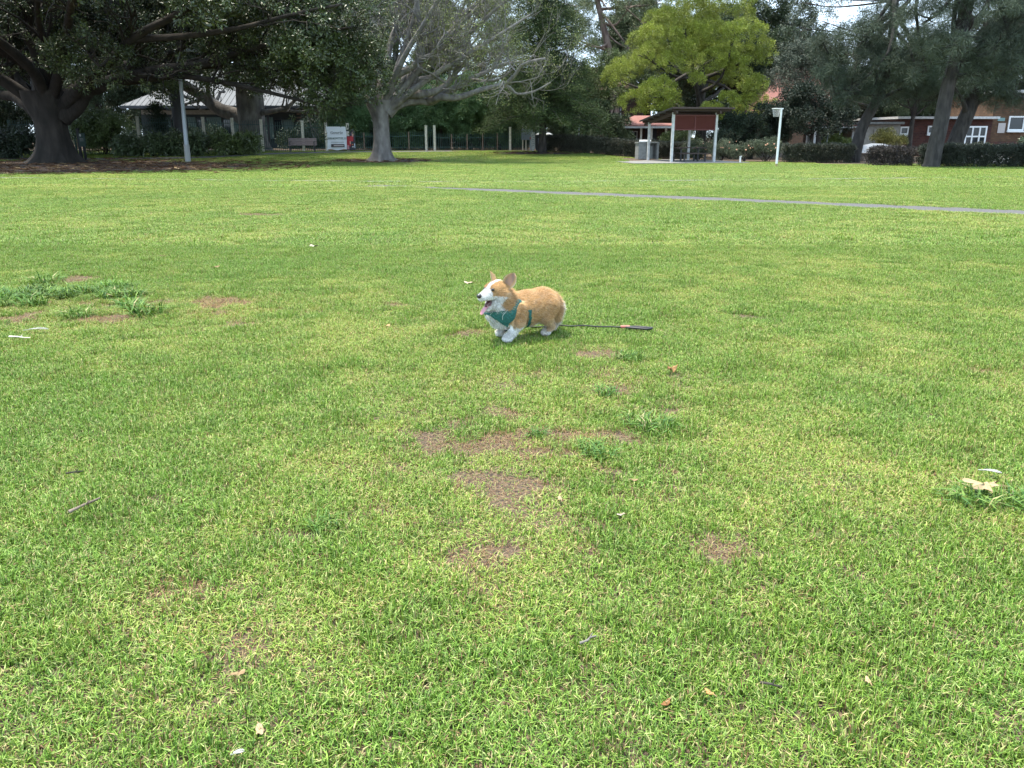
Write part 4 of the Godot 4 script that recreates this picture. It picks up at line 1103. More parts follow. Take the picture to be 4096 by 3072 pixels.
func make_hedges() -> void:
	hedge("long dark hedge running from the bins to the picnic shelter", [[2.5, -57.2], [5.2, -55.6], [8.5, -53.0], [10.6, -52.6]], 0.92, 1.3, Color(0.055, 0.058, 0.042), Color(0.105, 0.105, 0.072), 41)
	hedge("low dark hedge right behind the fence pickets in the middle", [[-10.5, -62.4], [-5.0, -62.8], [1.6, -63.2]], 1.5, 1.0, Color(0.03, 0.05, 0.026), Color(0.055, 0.08, 0.04), 45)
	hedge("short square-cut hedge right of the goal post", [[14.9, -47.0], [16.6, -46.6], [18.25, -46.2]], 0.85, 1.2, Color(0.036, 0.044, 0.03), Color(0.07, 0.075, 0.05), 42)
	hedge("long dark hedge behind the leaning she-oak at the right edge", [[19.6, -41.2], [21.4, -40.5], [24.5, -40.2], [27.5, -40.0]], 0.9, 1.3, Color(0.034, 0.043, 0.03), Color(0.066, 0.074, 0.05), 43)
	hedge("purplish brown hedge left of the leaning she-oak", [[18.1, -42.9], [18.7, -42.0], [19.4, -41.6]], 0.78, 1.2, Color(0.045, 0.038, 0.037), Color(0.082, 0.068, 0.062), 44)
	# fern-like shrubs in front of the green fence on the left
	var k := 0
	for e in [[-22.9, -51.6, "arching dark shrub beside the small black signpost"], [-21.6, -51.8, "arching dark shrub second from the black signpost"], [-20.4, -52.0, "arching dark shrub third from the black signpost"], [-19.1, -52.3, "arching dark shrub just left of the lamp post"], [-17.7, -52.6, "broad-leaved shrub just right of the lamp post"], [-16.5, -53.3, "broad-leaved shrub at the right end of the shrub row"]]:
		shrub("arching_shrub", e[2], Vector2(e[0], e[1]), Vector3(1.0, 0.66, 0.9), "broad", 11.0, Vector2(0.8, 1.25), Color(0.05, 0.08, 0.032) if k < 4 else Color(0.07, 0.105, 0.034), Color(0.09, 0.125, 0.055) if k < 4 else Color(0.12, 0.16, 0.05), 70 + k, "arching shrubs in front of the fence")
		k += 1
	shrub("leafy_shrub", "big light green shrub between the fig trunk and the fence", Vector2(-25.2, -53.4), Vector3(1.7, 1.6, 1.2), "broad", 9.0, Vector2(0.6, 0.9), Color(0.08, 0.125, 0.04), Color(0.13, 0.18, 0.055), 81)
	shrub("leafy_shrub", "dark green shrub right of the light green one behind the fence", Vector2(-23.4, -57.2), Vector3(0.8, 1.8, 0.8), "small", 9.0, Vector2(0.8, 1.1), Color(0.022, 0.042, 0.022), Color(0.04, 0.065, 0.032), 82)
	shrub("leafy_shrub", "dark shrub at the left edge behind the fig roots", Vector2(-29.0, -50.0), Vector3(1.6, 0.95, 1.2), "broad", 8.0, Vector2(0.8, 1.2), Color(0.02, 0.034, 0.02), Color(0.036, 0.054, 0.028), 83)
	shrub("leafy_shrub", "high dark bush behind the left edge below the fig limb", Vector2(-33.5, -57.0), Vector3(3.4, 2.2, 1.4), "small", 5.0, Vector2(1.0, 1.4), Color(0.024, 0.04, 0.022), Color(0.045, 0.065, 0.032), 85)
	shrub("leafy_shrub", "tall dark shrub at the left edge below the fig limb", Vector2(-31.4, -51.5), Vector3(1.6, 1.2, 1.2), "broad", 8.0, Vector2(0.8, 1.2), Color(0.022, 0.038, 0.022), Color(0.04, 0.06, 0.03), 84)
	shrub("leafy_shrub", "green shrub seen through the open picnic shelter", Vector2(11.0, -56.5), Vector3(1.7, 0.95, 0.9), "small", 11.0, Vector2(0.6, 0.9), Color(0.07, 0.105, 0.04), Color(0.12, 0.16, 0.055), 86)
	shrub("leafy_shrub", "green shrub beside the salmon-roofed veranda", Vector2(14.6, -58.5), Vector3(1.9, 1.1, 0.9), "small", 10.0, Vector2(0.7, 1.0), Color(0.04, 0.065, 0.03), Color(0.07, 0.10, 0.045), 87)
	# loose rose bushes behind the shelter
	k = 0
	for e in [[10.9, -50.4, "grey-green rose bush behind the right shelter post"], [12.1, -49.6, "rose bush behind the white tap post"], [13.2, -48.9, "rose bush with pale orange blooms left of the goal post"], [14.3, -48.2, "rose bush right behind the goal post"]]:
		var o := shrub("rose_bush", e[2], Vector2(e[0], e[1]), Vector3(1.05, 0.66, 0.75), "small", 15.0, Vector2(0.45, 0.7), Color(0.085, 0.11, 0.065), Color(0.14, 0.165, 0.10), 90 + k, "rose bushes behind the shelter")
		var r := RandomNumberGenerator.new()
		r.seed = 95 + k
		var bm := mat(0.62, 0.33, 0.22, 0.8)
		for j in 7:
			var m := MB.new()
			var a := r.randf_range(0.3, 2.8)
			m.ball(Vector3(cos(a) * 0.85 * r.randf_range(0.4, 1), r.randf_range(0.6, 1.15), sin(a) * 0.72), Vector3.ONE * r.randf_range(0.025, 0.045), Basis.IDENTITY, 4, 6)
			part("bloom", m, bm, o)
		k += 1
	shrub("yellow_shrub", "yellow-green rounded shrub in front of the red brick flats", Vector2(25.2, -57.6), Vector3(1.2, 1.0, 0.9), "small", 15.0, Vector2(0.5, 0.8), Color(0.11, 0.115, 0.03), Color(0.19, 0.185, 0.05), 98)
	shrub("leafy_shrub", "bright green shrub at the foot of the leaning she-oak by the garage", Vector2(20.0, -53.5), Vector3(0.9, 0.8, 0.7), "small", 12.0, Vector2(0.6, 0.9), Color(0.11, 0.16, 0.04), Color(0.17, 0.22, 0.06), 99)
	shrub("leafy_shrub", "low dry shrub below the poster on the orange brick wall", Vector2(31.4, -58.0), Vector3(1.1, 0.5, 0.6), "small", 12.0, Vector2(0.6, 0.9), Color(0.09, 0.09, 0.04), Color(0.17, 0.15, 0.07), 100)
	shrub("leafy_shrub", "dark leafy shrub at the right edge below the white window", Vector2(35.0, -58.2), Vector3(1.0, 0.75, 0.7), "broad", 10.0, Vector2(0.6, 0.9), Color(0.03, 0.055, 0.025), Color(0.055, 0.09, 0.035), 101)

# ------------------------------------------------------------------ buildings
func hip_roof(mb: MB, x0: float, x1: float, z0: float, z1: float, eave: float, top: float, inset: float) -> void:
	var zm := (z0 + z1) * 0.5
	var a := Vector3(x0, eave, z0); var b := Vector3(x1, eave, z0)
	var c := Vector3(x1, eave, z1); var d := Vector3(x0, eave, z1)
	var e := Vector3(x0 + inset, top, zm); var f := Vector3(x1 - inset, top, zm)
	for q in [[a, b, f, e], [c, d, e, f]]:
		var nn: Vector3 = (q[1] - q[0]).cross(q[2] - q[0]).normalized()
		mb.face(q, nn if nn.y > 0 else -nn)
	for q in [[b, c, f], [d, a, e]]:
		var nn: Vector3 = (q[1] - q[0]).cross(q[2] - q[0]).normalized()
		mb.face(q, nn if nn.y > 0 else -nn)
	mb.box(Vector3((x0 + x1) * 0.5, eave - 0.08, zm), Vector3(x1 - x0 - 0.02, 0.14, absf(z1 - z0) - 0.02))

func window(root: Node, at: Vector3, w: float, h: float, frame: Material, panes := 2, bar := 0.07, sill := true) -> void:
	var f := MB.new()
	for s in [-1.0, 1.0]:
		f.box(at + Vector3(s * (w - bar) * 0.5, 0, 0), Vector3(bar, h, 0.1))
		f.box(at + Vector3(0, s * (h - bar) * 0.5, 0), Vector3(w - bar * 2.0, bar, 0.1))
	for k in range(1, panes):
		f.box(at + Vector3(-w * 0.5 + w * k / panes, 0, 0), Vector3(bar * 0.8, h - bar * 2.0, 0.09))
	if sill:
		f.box(at + Vector3(0, -h * 0.5 - 0.06, 0.06), Vector3(w + 0.1, 0.1, 0.22))
	var win := part("window", f, frame, root)
	for k in panes:
		box_part("pane", at + Vector3(-w * 0.5 + w * (k + 0.5) / panes, 0, -0.02), Vector3(w / panes - bar, h - bar * 2.0, 0.03), M.glass, win)

func make_buildings() -> void:
	# community building behind the green fence
	var c := thing("community_building", "low building with pale ribbed metal roof behind the green fence", "building", on(-21.5, -70.0))
	var w := MB.new()
	w.box(Vector3(-1.0, 1.5, -6.2), Vector3(15.5, 3.2, 10.4))
	part("wall", w, M.dark_wall, c)
	var rf := MB.new()
	hip_roof(rf, -9.6, 8.6, 0.6, -12.6, 3.25, 6.3, 5.0)
	var roof := part("roof", rf, M.metal_roof, c)
	for k in 44:
		var seams := MB.new()
		var x := -9.3 + k * 0.415
		var lim := 6.6
		if x < -4.6: lim = (x + 9.6) / 5.0 * 6.6
		if x > 3.6: lim = (8.6 - x) / 5.0 * 6.6
		var t := lim / 6.6
		seams.bar(Vector3(x, 3.27, 0.58), Vector3(x, 3.27 + 3.05 * t, 0.58 - lim), 0.05, 0.05)
		part("roof_seam", seams, M.metal_roof, roof)
	box_part("gutter", Vector3(-0.5, 3.1, 0.68), Vector3(18.2, 0.16, 0.12), M.dark_metal, roof)
	box_part("fascia_board", Vector3(-3.6, 2.78, -0.85), Vector3(10.0, 0.34, 0.2), M.beige, c)
	for k in 5:
		box_part("wall_panel", Vector3(-7.0 + k * 2.1, 1.55, -0.92), Vector3(1.2, 1.7, 0.1), M.green_wall, c)
		window(c, Vector3(-5.95 + k * 2.1, 1.6, -0.92), 0.8, 1.3, M.dark_metal, 1, 0.06, false)
	for k in 5:
		box_part("veranda_slat", Vector3(6.2, 1.55 + k * 0.27, -0.4), Vector3(4.2, 0.12, 0.06), M.timber, c)
	for x in [1.8, 4.6, 8.2]:
		box_part("veranda_post", Vector3(x, 1.5, -0.2), Vector3(0.16, 3.2, 0.16), M.dark_metal, c)
	var beam := MB.new()
	beam.bar(Vector3(1.6, 3.05, 0.1), Vector3(8.4, 2.75, 0.1), 0.14, 0.3)
	part("veranda_beam", beam, M.dark_brown, c)
	box_part("door", Vector3(3.2, 1.1, -0.95), Vector3(1.0, 2.2, 0.1), M.green_wall, c)

	# brick house between conifer and bright tree
	var h := thing("brick_house", "two storey brown brick house with tiled roof half hidden by trees", "house", on(7.8, -80.0))
	box_part("wall", Vector3(0, 2.6, -4), Vector3(8.4, 5.2, 8), M.brown_brick, h)
	rf = MB.new()
	hip_roof(rf, -4.9, 4.9, 0.7, -8.7, 5.2, 7.4, 3.6)
	roof = part("roof", rf, M.tile_roof, h)
	box_part("chimney", Vector3(1.4, 7.4, -3.6), Vector3(0.7, 1.6, 0.7), M.brown_brick, roof)
	for e in [[-2.2, 3.7], [1.6, 3.7], [-2.2, 1.2], [1.6, 1.2]]:
		window(h, Vector3(e[0], e[1], 0.03), 1.2, 1.3, M.off_white, 2)

	# little house with salmon roof and veranda
	h = thing("veranda_house", "small house with salmon roof and open veranda behind the barbecue", "house", on(11.2, -67.5))
	box_part("wall", Vector3(0, 1.1, -3.0), Vector3(5.4, 2.4, 5.0), M.brown_brick, h)
	rf = MB.new()
	hip_roof(rf, -3.0, 3.0, 1.3, -6.0, 2.15, 2.95, 1.6)
	part("roof", rf, M.pink_roof, h)
	box_part("gutter", Vector3(0, 2.02, 1.34), Vector3(6.0, 0.14, 0.1), M.off_white, h)
	for x in [-2.7, -1.3, -0.5, 0.6, 2.0]:
		box_part("veranda_post", Vector3(x, 1.0, 1.1), Vector3(0.14, 2.1, 0.14), M.cream, h)
	window(h, Vector3(-1.9, 1.1, -0.46), 1.1, 1.3, M.off_white, 1)
	box_part("door", Vector3(-0.3, 1.0, -0.47), Vector3(0.9, 2.0, 0.08), M.black, h)
	box_part("meter_box", Vector3(1.2, 0.75, -0.4), Vector3(0.6, 0.8, 0.2), M.off_white, h)

	# house with red tiled roof right of the bright tree
	h = thing("tiled_house", "dark brick house with salmon tiled roof seen through the right trees", "house", on(22.8, -68.0))
	box_part("wall", Vector3(0, 1.6, -4.0), Vector3(6.2, 3.4, 7.6), M.brown_brick, h)
	rf = MB.new()
	hip_roof(rf, -3.6, 3.6, 0.6, -8.4, 3.3, 6.7, 2.6)
	part("roof", rf, M.pink_roof, h)
	rf = MB.new()
	hip_roof(rf, -1.4, 1.7, 6.6, 0.4, 2.1, 2.6, 1.2)
	part("veranda_roof", rf, M.pink_roof, h)
	box_part("veranda_wall", Vector3(0.1, 0.95, 2.6), Vector3(2.8, 2.1, 3.2), M.brown_brick, h)
	box_part("veranda_gutter", Vector3(0.15, 1.98, 6.64), Vector3(3.1, 0.12, 0.08), M.off_white, h)
	for x in [-1.2, 0.6, 1.5]:
		box_part("veranda_post", Vector3(x, 0.95, 6.3), Vector3(0.13, 2.1, 0.13), M.off_white, h)
	window(h, Vector3(-0.2, 0.95, 4.26), 1.8, 1.1, M.off_white, 2)
	for e in [[-1.8, 2.0], [1.8, 2.0]]:
		window(h, Vector3(e[0], e[1], -0.16), 1.3, 1.1, M.off_white, 2)
	# pierced block garden wall
	var bw := thing("block_wall", "low pale garden wall of pierced blocks behind the square hedge", "wall", on(19.0, -57.0))
	for k in 13:
		var b := MB.new()
		var x := -2.6 + k * 0.36
		for s in [-1.0, 1.0]:
			b.box(Vector3(x + s * 0.13, 0.6, 0), Vector3(0.1, 0.3, 0.16))
			b.box(Vector3(x, 0.6 + s * 0.13, 0), Vector3(0.16, 0.05, 0.16))
		part("pierced_block", b, M.concrete, bw)
	box_part("footing", Vector3(-0.44, 0.2, 0), Vector3(4.7, 0.48, 0.2), M.concrete, bw)
	box_part("coping", Vector3(-0.44, 0.79, 0), Vector3(4.7, 0.07, 0.24), M.concrete, bw)

	# beige garage
	h = thing("garage", "beige panelled garage beside the red brick flats", "building", on(25.9, -61.0))
	box_part("wall", Vector3(0, 1.05, -2.5), Vector3(2.8, 2.2, 5.0), M.beige, h)
	box_part("roof", Vector3(0, 2.25, -2.4), Vector3(3.0, 0.16, 5.6), M.pale_concrete, h)
	for k in 3:
		box_part("garage_door", Vector3(-0.92 + k * 0.92, 0.98, 0.03), Vector3(0.88, 1.95, 0.07), M.beige, h)
	# red brick flats
	h = thing("brick_flats", "low red brick flats with white window frames and pale eaves", "building", on(31.0, -62.0))
	box_part("wall", Vector3(-0.15, 1.2, -4.0), Vector3(6.9, 2.6, 8.0), M.red_brick, h)
	box_part("roof", Vector3(-0.2, 2.62, -3.8), Vector3(7.2, 0.16, 9.0), M.off_white, h)
	for e in [[-2.95, 1.75, 0.6], [-1.0, 1.8, 0.6]]:
		window(h, Vector3(e[0], e[1], 0.04), e[2], 0.55, M.white, 1, 0.09)
	var po := part_of_porch(h)
	# orange brick block
	h = thing("brick_block", "orange brick block with white sash window at the right edge", "building", on(37.5, -62.4))
	box_part("wall", Vector3(0, 2.6, -4.0), Vector3(6.1, 3.4, 8.0), M.orange_brick, h)
	box_part("base_course", Vector3(0, 0.45, -3.96), Vector3(6.15, 1.1, 8.0), M.red_brick, h)
	box_part("eave", Vector3(0, 4.4, -3.9), Vector3(6.6, 0.2, 8.8), M.off_white, h)
	window(h, Vector3(-1.3, 2.25, 0.04), 1.15, 1.0, M.white, 1, 0.1)
	window(h, Vector3(1.2, 2.25, 0.04), 1.15, 1.0, M.white, 1, 0.1)
	box_part("poster", Vector3(-2.3, 1.93, 0.03), Vector3(0.52, 0.68, 0.03), mat(0.42, 0.38, 0.36, 0.7), h)
	box_part("wall_plaque", Vector3(-2.4, 2.52, 0.03), Vector3(0.5, 0.22, 0.03), mat(0.16, 0.27, 0.26, 0.6), h)

func part_of_porch(h: Node3D) -> Node3D:
	# white framed glazed porch in front of the flats
	var at := Vector3(1.73, 1.05, 0.9)
	var f := MB.new()
	for x in [-0.7, -0.25, 0.25, 0.7]:
		f.box(at + Vector3(x, 0, 0), Vector3(0.1, 2.0, 0.1))
	for y in [-0.35, 0.3, 0.95]:
		f.box(at + Vector3(0, y, 0.004), Vector3(1.42, 0.1, 0.1))
	f.box(at + Vector3(0, -0.7, -0.02), Vector3(1.36, 0.62, 0.05))
	var o := part("porch_frame", f, M.white, h)
	for e in [[-0.475, 0.63], [0.0, 0.63], [0.475, 0.63], [-0.475, -0.03], [0.0, -0.03], [0.475, -0.03]]:
		box_part("pane", at + Vector3(e[0], e[1], -0.01), Vector3(0.38, 0.54, 0.02), M.glass, o)
	return o

# ------------------------------------------------------------------ park furniture
func fence() -> void:
	var posts := [[-30.5, -52.6, 2.1, 0], [-27.0, -53.4, 2.1, 0], [-23.49, -54.5, 2.2, 1], [-21.32, -55.0, 2.15, 1], [-19.74, -55.5, 2.15, 1], [-18.05, -56.0, 2.1, 1], [-16.33, -56.5, 2.0, 1], [-13.78, -57.0, 1.92, 1], [-12.30, -57.3, 1.8, 1], [-10.93, -57.6, 1.75, 1], [-9.9, -57.8, 1.2, 2], [-8.3, -58.0, 1.2, 2], [-6.95, -58.2, 1.25, 2], [-5.81, -58.5, 1.6, 1], [-5.24, -58.5, 1.6, 1], [-4.1, -58.6, 1.1, 2], [-3.05, -58.7, 1.1, 2], [-2.0, -58.8, 1.1, 2], [-1.0, -58.9, 1.15, 2], [-0.13, -59.0, 1.5, 1], [1.9, -59.4, 1.4, 0]]
	var root := thing("picket_fence", "dark green metal picket fence with cream posts along the back", "fence", on(-15.0, -56.8))
	for k in posts.size():
		var p: Array = posts[k]
		var at := on(p[0], p[1]) - root.position
		var m := MB.new()
		if p[3] == 1:
			m.box(at + Vector3(0, p[2] * 0.5 - 0.03, 0), Vector3(0.15, p[2], 0.15))
			m.box(at + Vector3(0, p[2], 0), Vector3(0.17, 0.06, 0.17))
			part("post", m, M.cream, root)
		elif p[3] == 2:
			m.box(at + Vector3(0, p[2] * 0.5 - 0.03, 0), Vector3(0.08, p[2], 0.08))
			part("stake", m, M.timber, root)
		else:
			m.box(at + Vector3(0, p[2] * 0.5 - 0.03, 0), Vector3(0.1, p[2], 0.1))
			part("post", m, M.fence_green, root)
		if k == posts.size() - 1:
			break
		var n: Array = posts[k + 1]
		var e := on(n[0], n[1]) - root.position
		var hh: float = minf(p[2], n[2]) * 0.96
		var off := (e - at).normalized() * 0.085
		for y in [0.22, hh - 0.22]:
			var rail := MB.new()
			rail.bar(at + off + Vector3(0, y, 0), e - off + Vector3(0, y, 0), 0.04, 0.04)
			part("rail", rail, M.fence_green, root)
		var pk := MB.new()
		var cnt := int(at.distance_to(e) / 0.125)
		for j in range(1, cnt):
			var q := at.lerp(e, float(j) / cnt)
			pk.box(q + Vector3(0, hh * 0.5 + 0.04, 0.035), Vector3(0.026, hh, 0.026))
		part("pickets", pk, M.fence_green, root).set_meta("kind", "stuff")

func text_part(root: Node, s: String, size: float, at: Vector3, m: Material, font: String, bold := false, called := "lettering") -> void:
	var t := TextMesh.new()
	var f := SystemFont.new()
	f.font_names = PackedStringArray([font])
	f.font_weight = 700 if bold else 400
	t.font = f
	t.text = s
	t.font_size = 64
	t.pixel_size = size / 64.0
	t.depth = 0.004
	t.material = m
	var o := MeshInstance3D.new()
	o.mesh = t
	o.name = called
	root.add_child(o, true)
	o.position = at

func bench(label: String, at: Vector3, turn: float) -> void:
	var b := thing("park_bench", label, "bench", at, turn)
	for k in 4:
		box_part("seat_slat", Vector3(0, 0.43, -0.16 + k * 0.115), Vector3(1.8, 0.035, 0.1), M.bench_wood, b)
	for k in 4:
		var tilt := Basis(Vector3.RIGHT, -0.22)
		box_part("backrest_slat", Vector3(0, 0.50 + k * 0.105, -0.25 - k * 0.024), Vector3(1.8, 0.095, 0.032), M.bench_wood, b, tilt)
	for s in [-1.0, 1.0]:
		var m := MB.new()
		m.bar(Vector3(s * 0.78, 0, 0.22), Vector3(s * 0.78, 0.62, 0.19), 0.05, 0.05)
		m.bar(Vector3(s * 0.78, 0, -0.28), Vector3(s * 0.78, 0.42, -0.22), 0.05, 0.05)
		m.bar(Vector3(s * 0.78, 0.42, -0.24), Vector3(s * 0.78, 0.9, -0.36), 0.05, 0.04)
		m.bar(Vector3(s * 0.78, 0.39, -0.24), Vector3(s * 0.78, 0.39, 0.2), 0.05, 0.05)
		m.tube([Vector3(s * 0.78, 0.66, -0.3), Vector3(s * 0.78, 0.68, 0.0), Vector3(s * 0.78, 0.64, 0.22), Vector3(s * 0.78, 0.56, 0.27)], [0.03, 0.03, 0.035, 0.03], 8)
		part("leg_frame", m, M.dark_metal, b)

func make_furniture() -> void:
	fence()
	bench("brown slatted park bench in front of the green fence", on(-13.65, -56.1), 0.12)
	# white printed banner on the fence, sagging slightly
	var bn := thing("banner", "white printed banner tied to the fence beside the bench", "banner", on(-11.62, -57.22))
	var cloth := MB.new()
	var nx := 12
	var ny := 14
	for j in ny + 1:
		for k in nx + 1:
			var u := float(k) / nx
			var w := float(j) / ny
			var pinch := 0.07 * sin(PI * w)
			cloth.vert(Vector3(lerpf(-0.66 + pinch, 0.64 + pinch * 0.6, u), 1.56 - 1.46 * w + 0.04 * sin(u * 9.0) * w, 0.03 + 0.05 * sin(PI * w) * sin(PI * u) + 0.015 * sin(u * 14.0) * w), Vector3(0.1 * cos(u * 9.0) * w, 0, 1).normalized(), Color.WHITE)
	for j in ny:
		for k in nx:
			var a := j * (nx + 1) + k
			cloth.tri(a, a + 1, a + nx + 1)
			cloth.tri(a + 1, a + nx + 2, a + nx + 1)
	part("cloth", cloth, mat(0.74, 0.76, 0.80, 0.6), bn)
	var ink := mat(0.05, 0.05, 0.06, 0.7)
	text_part(bn, "Gowrie", 0.24, Vector3(0.05, 1.17, 0.085), ink, "Droid Serif")
	text_part(bn, "ERSKINEVILLE", 0.17, Vector3(0.07, 0.82, 0.092), mat(0.06, 0.10, 0.07, 0.7), "Droid Serif", true)
	box_part("printed_line", Vector3(0.07, 0.58, 0.09), Vector3(0.85, 0.028, 0.006), mat(0.22, 0.23, 0.24, 0.7), bn)
	box_part("printed_box", Vector3(0.08, 0.36, 0.088), Vector3(0.88, 0.19, 0.006), mat(0.07, 0.06, 0.06, 0.7), bn)
	box_part("printed_box_text", Vector3(0.14, 0.36, 0.093), Vector3(0.66, 0.07, 0.005), mat(0.5, 0.42, 0.4, 0.7), bn)
	# colourful printed mesh panel next to it
	var pn := thing("printed_panel", "red and black photo-printed panel on the fence right of the white banner", "panel", on(-10.72, -57.35))
	var pc := MB.new()
	pc.box(Vector3(0, 0.72, 0), Vector3(0.62, 1.3, 0.02))
	part("backing", pc, mat(0.04, 0.04, 0.05, 0.7), pn)
	for e in [[-0.12, 0.62, 0.28, 0.62, .40, .03, .04], [0.08, 0.80, 0.22, 0.34, .45, .04, .05], [-0.16, 1.12, 0.18, 0.30, .6, .55, .52], [0.04, 1.15, 0.14, 0.26, .03, .03, .06], [0.16, 1.08, 0.1, 0.3, .55, .32, .27], [0.0, 0.92, 0.12, 0.12, .05, .03, .03], [-0.2, 0.25, 0.18, 0.26, .5, .25, .27], [0.1, 0.35, 0.2, 0.18, .02, .02, .03], [0.12, 0.42, 0.1, 0.08, .45, .14, .08], [0.14, 0.28, 0.12, 0.08, .5, .48, .5], [0.26, 0.35, 0.06, 0.28, .55, .6, .68], [-0.02, 0.55, 0.08, 0.2, .48, .27, .2]]:
		box_part("print_patch", Vector3(e[0], e[1], 0.014 + 0.001 * absf(e[0] * 7.0 + e[1])), Vector3(e[2], e[3], 0.006), mat(e[4], e[5], e[6], 0.7), pn)
	# lamp post under the fig
	var lp := thing("lamp_post", "tall grey lamp post with concrete-coloured base under the fig", "lamp post", on(-17.75, -47.0))
	var m := MB.new()
	m.tube([Vector3(0, -0.05, 0), Vector3(0.01, 0.9, 0)], [0.155, 0.15], 8)
	part("base", m, M.steel_base, lp)
	m = MB.new()
	m.tube([Vector3(0.01, 0.9, 0), Vector3(0.08, 5.2, 0)], [0.115, 0.085], 12)
	part("pole", m, M.galv, lp)
	m = MB.new()
	m.tube([Vector3(0.08, 5.1, 0), Vector3(0.1, 5.45, 0), Vector3(0.35, 5.62, 0.1), Vector3(0.75, 5.66, 0.2)], [0.05, 0.045, 0.04, 0.04], 8)
	m.box(Vector3(0.95, 5.66, 0.25), Vector3(0.55, 0.12, 0.24))
	part("lamp_arm", m, M.galv, lp)
	# small black sign post
	var sp := thing("signpost", "small black post with dark green notice plate beside the fig", "sign", on(-23.9, -47.9))
	m = MB.new()
	m.box(Vector3(-0.12, 0.85, 0), Vector3(0.14, 1.75, 0.12))
	m.box(Vector3(0.12, 0.4, 0.0), Vector3(0.1, 0.85, 0.1))
	part("post", m, M.black, sp)
	box_part("plate", Vector3(0.1, 1.12, 0.07), Vector3(0.36, 0.72, 0.03), mat(0.02, 0.045, 0.035, 0.5), sp)
	m = MB.new()
	m.ball(Vector3(0.03, 1.36, 0.09), Vector3(0.05, 0.07, 0.006), Basis.IDENTITY, 6, 10)
	part("emblem", m, mat(0.45, 0.45, 0.42), sp)
	for k in 3:
		box_part("printed_line", Vector3(0.08, 1.18 - k * 0.06, 0.09), Vector3(0.2, 0.015, 0.005), mat(0.3, 0.3, 0.28), sp)

	shelter()
	# goal post
	var g := thing("netball_post", "white netball goal post with hoop and net on the far lawn", "goal post", on(12.44, -40.3))
	m = MB.new()
	m.tube([Vector3(0, 0.0, 0), Vector3(0.0, 0.14, 0)], [0.075, 0.07], 12)
	part("socket", m, mat(0.30, 0.26, 0.10, 0.8), g)
	m = MB.new()
	m.tube([Vector3(0.0, 0.1, 0), Vector3(0.0, 2.62, 0)], [0.055, 0.05], 12)
	part("pole", m, M.white, g)
	m = MB.new()
	var ring := []
	var rr := []
	for k in 25:
		ring.append(Vector3(-0.24 + 0.2 * cos(TAU * k / 24.0), 2.6, 0.06 + 0.2 * sin(TAU * k / 24.0)))
		rr.append(0.014)
	m.tube(ring, rr, 6, false)
	m.bar(Vector3(-0.02, 2.5, 0), Vector3(-0.06, 2.6, 0.02), 0.03, 0.03)
	m.bar(Vector3(-0.06, 2.6, 0.02), Vector3(0.1, 2.6, -0.02), 0.03, 0.05)
	part("hoop", m, M.white, g)
	m = MB.new()
	for k in 16:
		for s in [-1.0, 1.0]:
			var net := []
			var nr := []
			for j in 7:
				var t := j / 6.0
				var a: float = TAU * (k + s * t * 1.5) / 16.0
				var q := lerpf(0.2, 0.11, pow(t, 0.6))
				net.append(Vector3(-0.24 + q * cos(a), 2.6 - 0.36 * t, 0.06 + q * sin(a)))
				nr.append(0.0035)
			m.tube(net, nr, 3, false)
	part("net", m, M.off_white, g)
	# tap
	var tp := thing("tap_post", "short white water tap post right of the shelter", "tap", on(12.1, -45.5))
	m = MB.new()
	m.box(Vector3(0, 0.18, 0), Vector3(0.07, 0.38, 0.07))
	part("post", m, M.white, tp)
	m = MB.new()
	m.tube([Vector3(0.0, 0.33, 0.03), Vector3(0.03, 0.36, 0.1), Vector3(0.05, 0.33, 0.13)], [0.018, 0.018, 0.015], 6)
	part("spout", m, M.galv, tp)
	box_part("drain", Vector3(0.16, 0.02, 0.04), Vector3(0.25, 0.05, 0.2), M.black, tp)
	# notice board, leaning sign and bins by the conifer
	var nb := thing("notice_board", "blue-grey notice board on cream legs beside the conifer", "sign", on(0.95, -58.6))
	for x in [-0.22, 0.0]:
		box_part("leg", Vector3(x, 0.78, 0), Vector3(0.075, 1.62, 0.075), M.cream, nb)
	box_part("board", Vector3(0.02, 1.05, 0.06), Vector3(0.66, 0.72, 0.04), mat(0.19, 0.22, 0.28, 0.6), nb)
	box_part("side_board", Vector3(0.36, 1.02, 0.11), Vector3(0.2, 0.7, 0.04), mat(0.24, 0.26, 0.32, 0.6), nb)
	box_part("notice", Vector3(0.30, 0.80, 0.14), Vector3(0.1, 0.12, 0.01), mat(0.4, 0.1, 0.12, 0.7), nb)
	box_part("leg", Vector3(0.3, 0.36, 0), Vector3(0.09, 0.76, 0.06), M.galv, nb)
	var tt := thing("totem_sign", "narrow pale upright sign leaning left of the conifer trunk", "sign", on(1.42, -57.4))
	m = MB.new()
	var tb := Basis(Vector3.BACK, 0.03)
	m.box(tb * Vector3(0, 0.64, 0), Vector3(0.26, 1.05, 0.04), tb)
	m.box(tb * Vector3(0.03, 1.19, 0), Vector3(0.17, 0.06, 0.04), tb)
	m.box(tb * Vector3(-0.03, 0.06, 0), Vector3(0.14, 0.16, 0.04), tb)
	part("panel", m, M.off_white, tt)
	for k in 6:
		box_part("printed_mark", tb * Vector3(0.01 + 0.03 * sin(k * 2.0), 0.35 + k * 0.13, 0.024), Vector3(0.13 - 0.02 * (k % 3), 0.05, 0.006), mat(0.26, 0.3, 0.31), tt, tb)
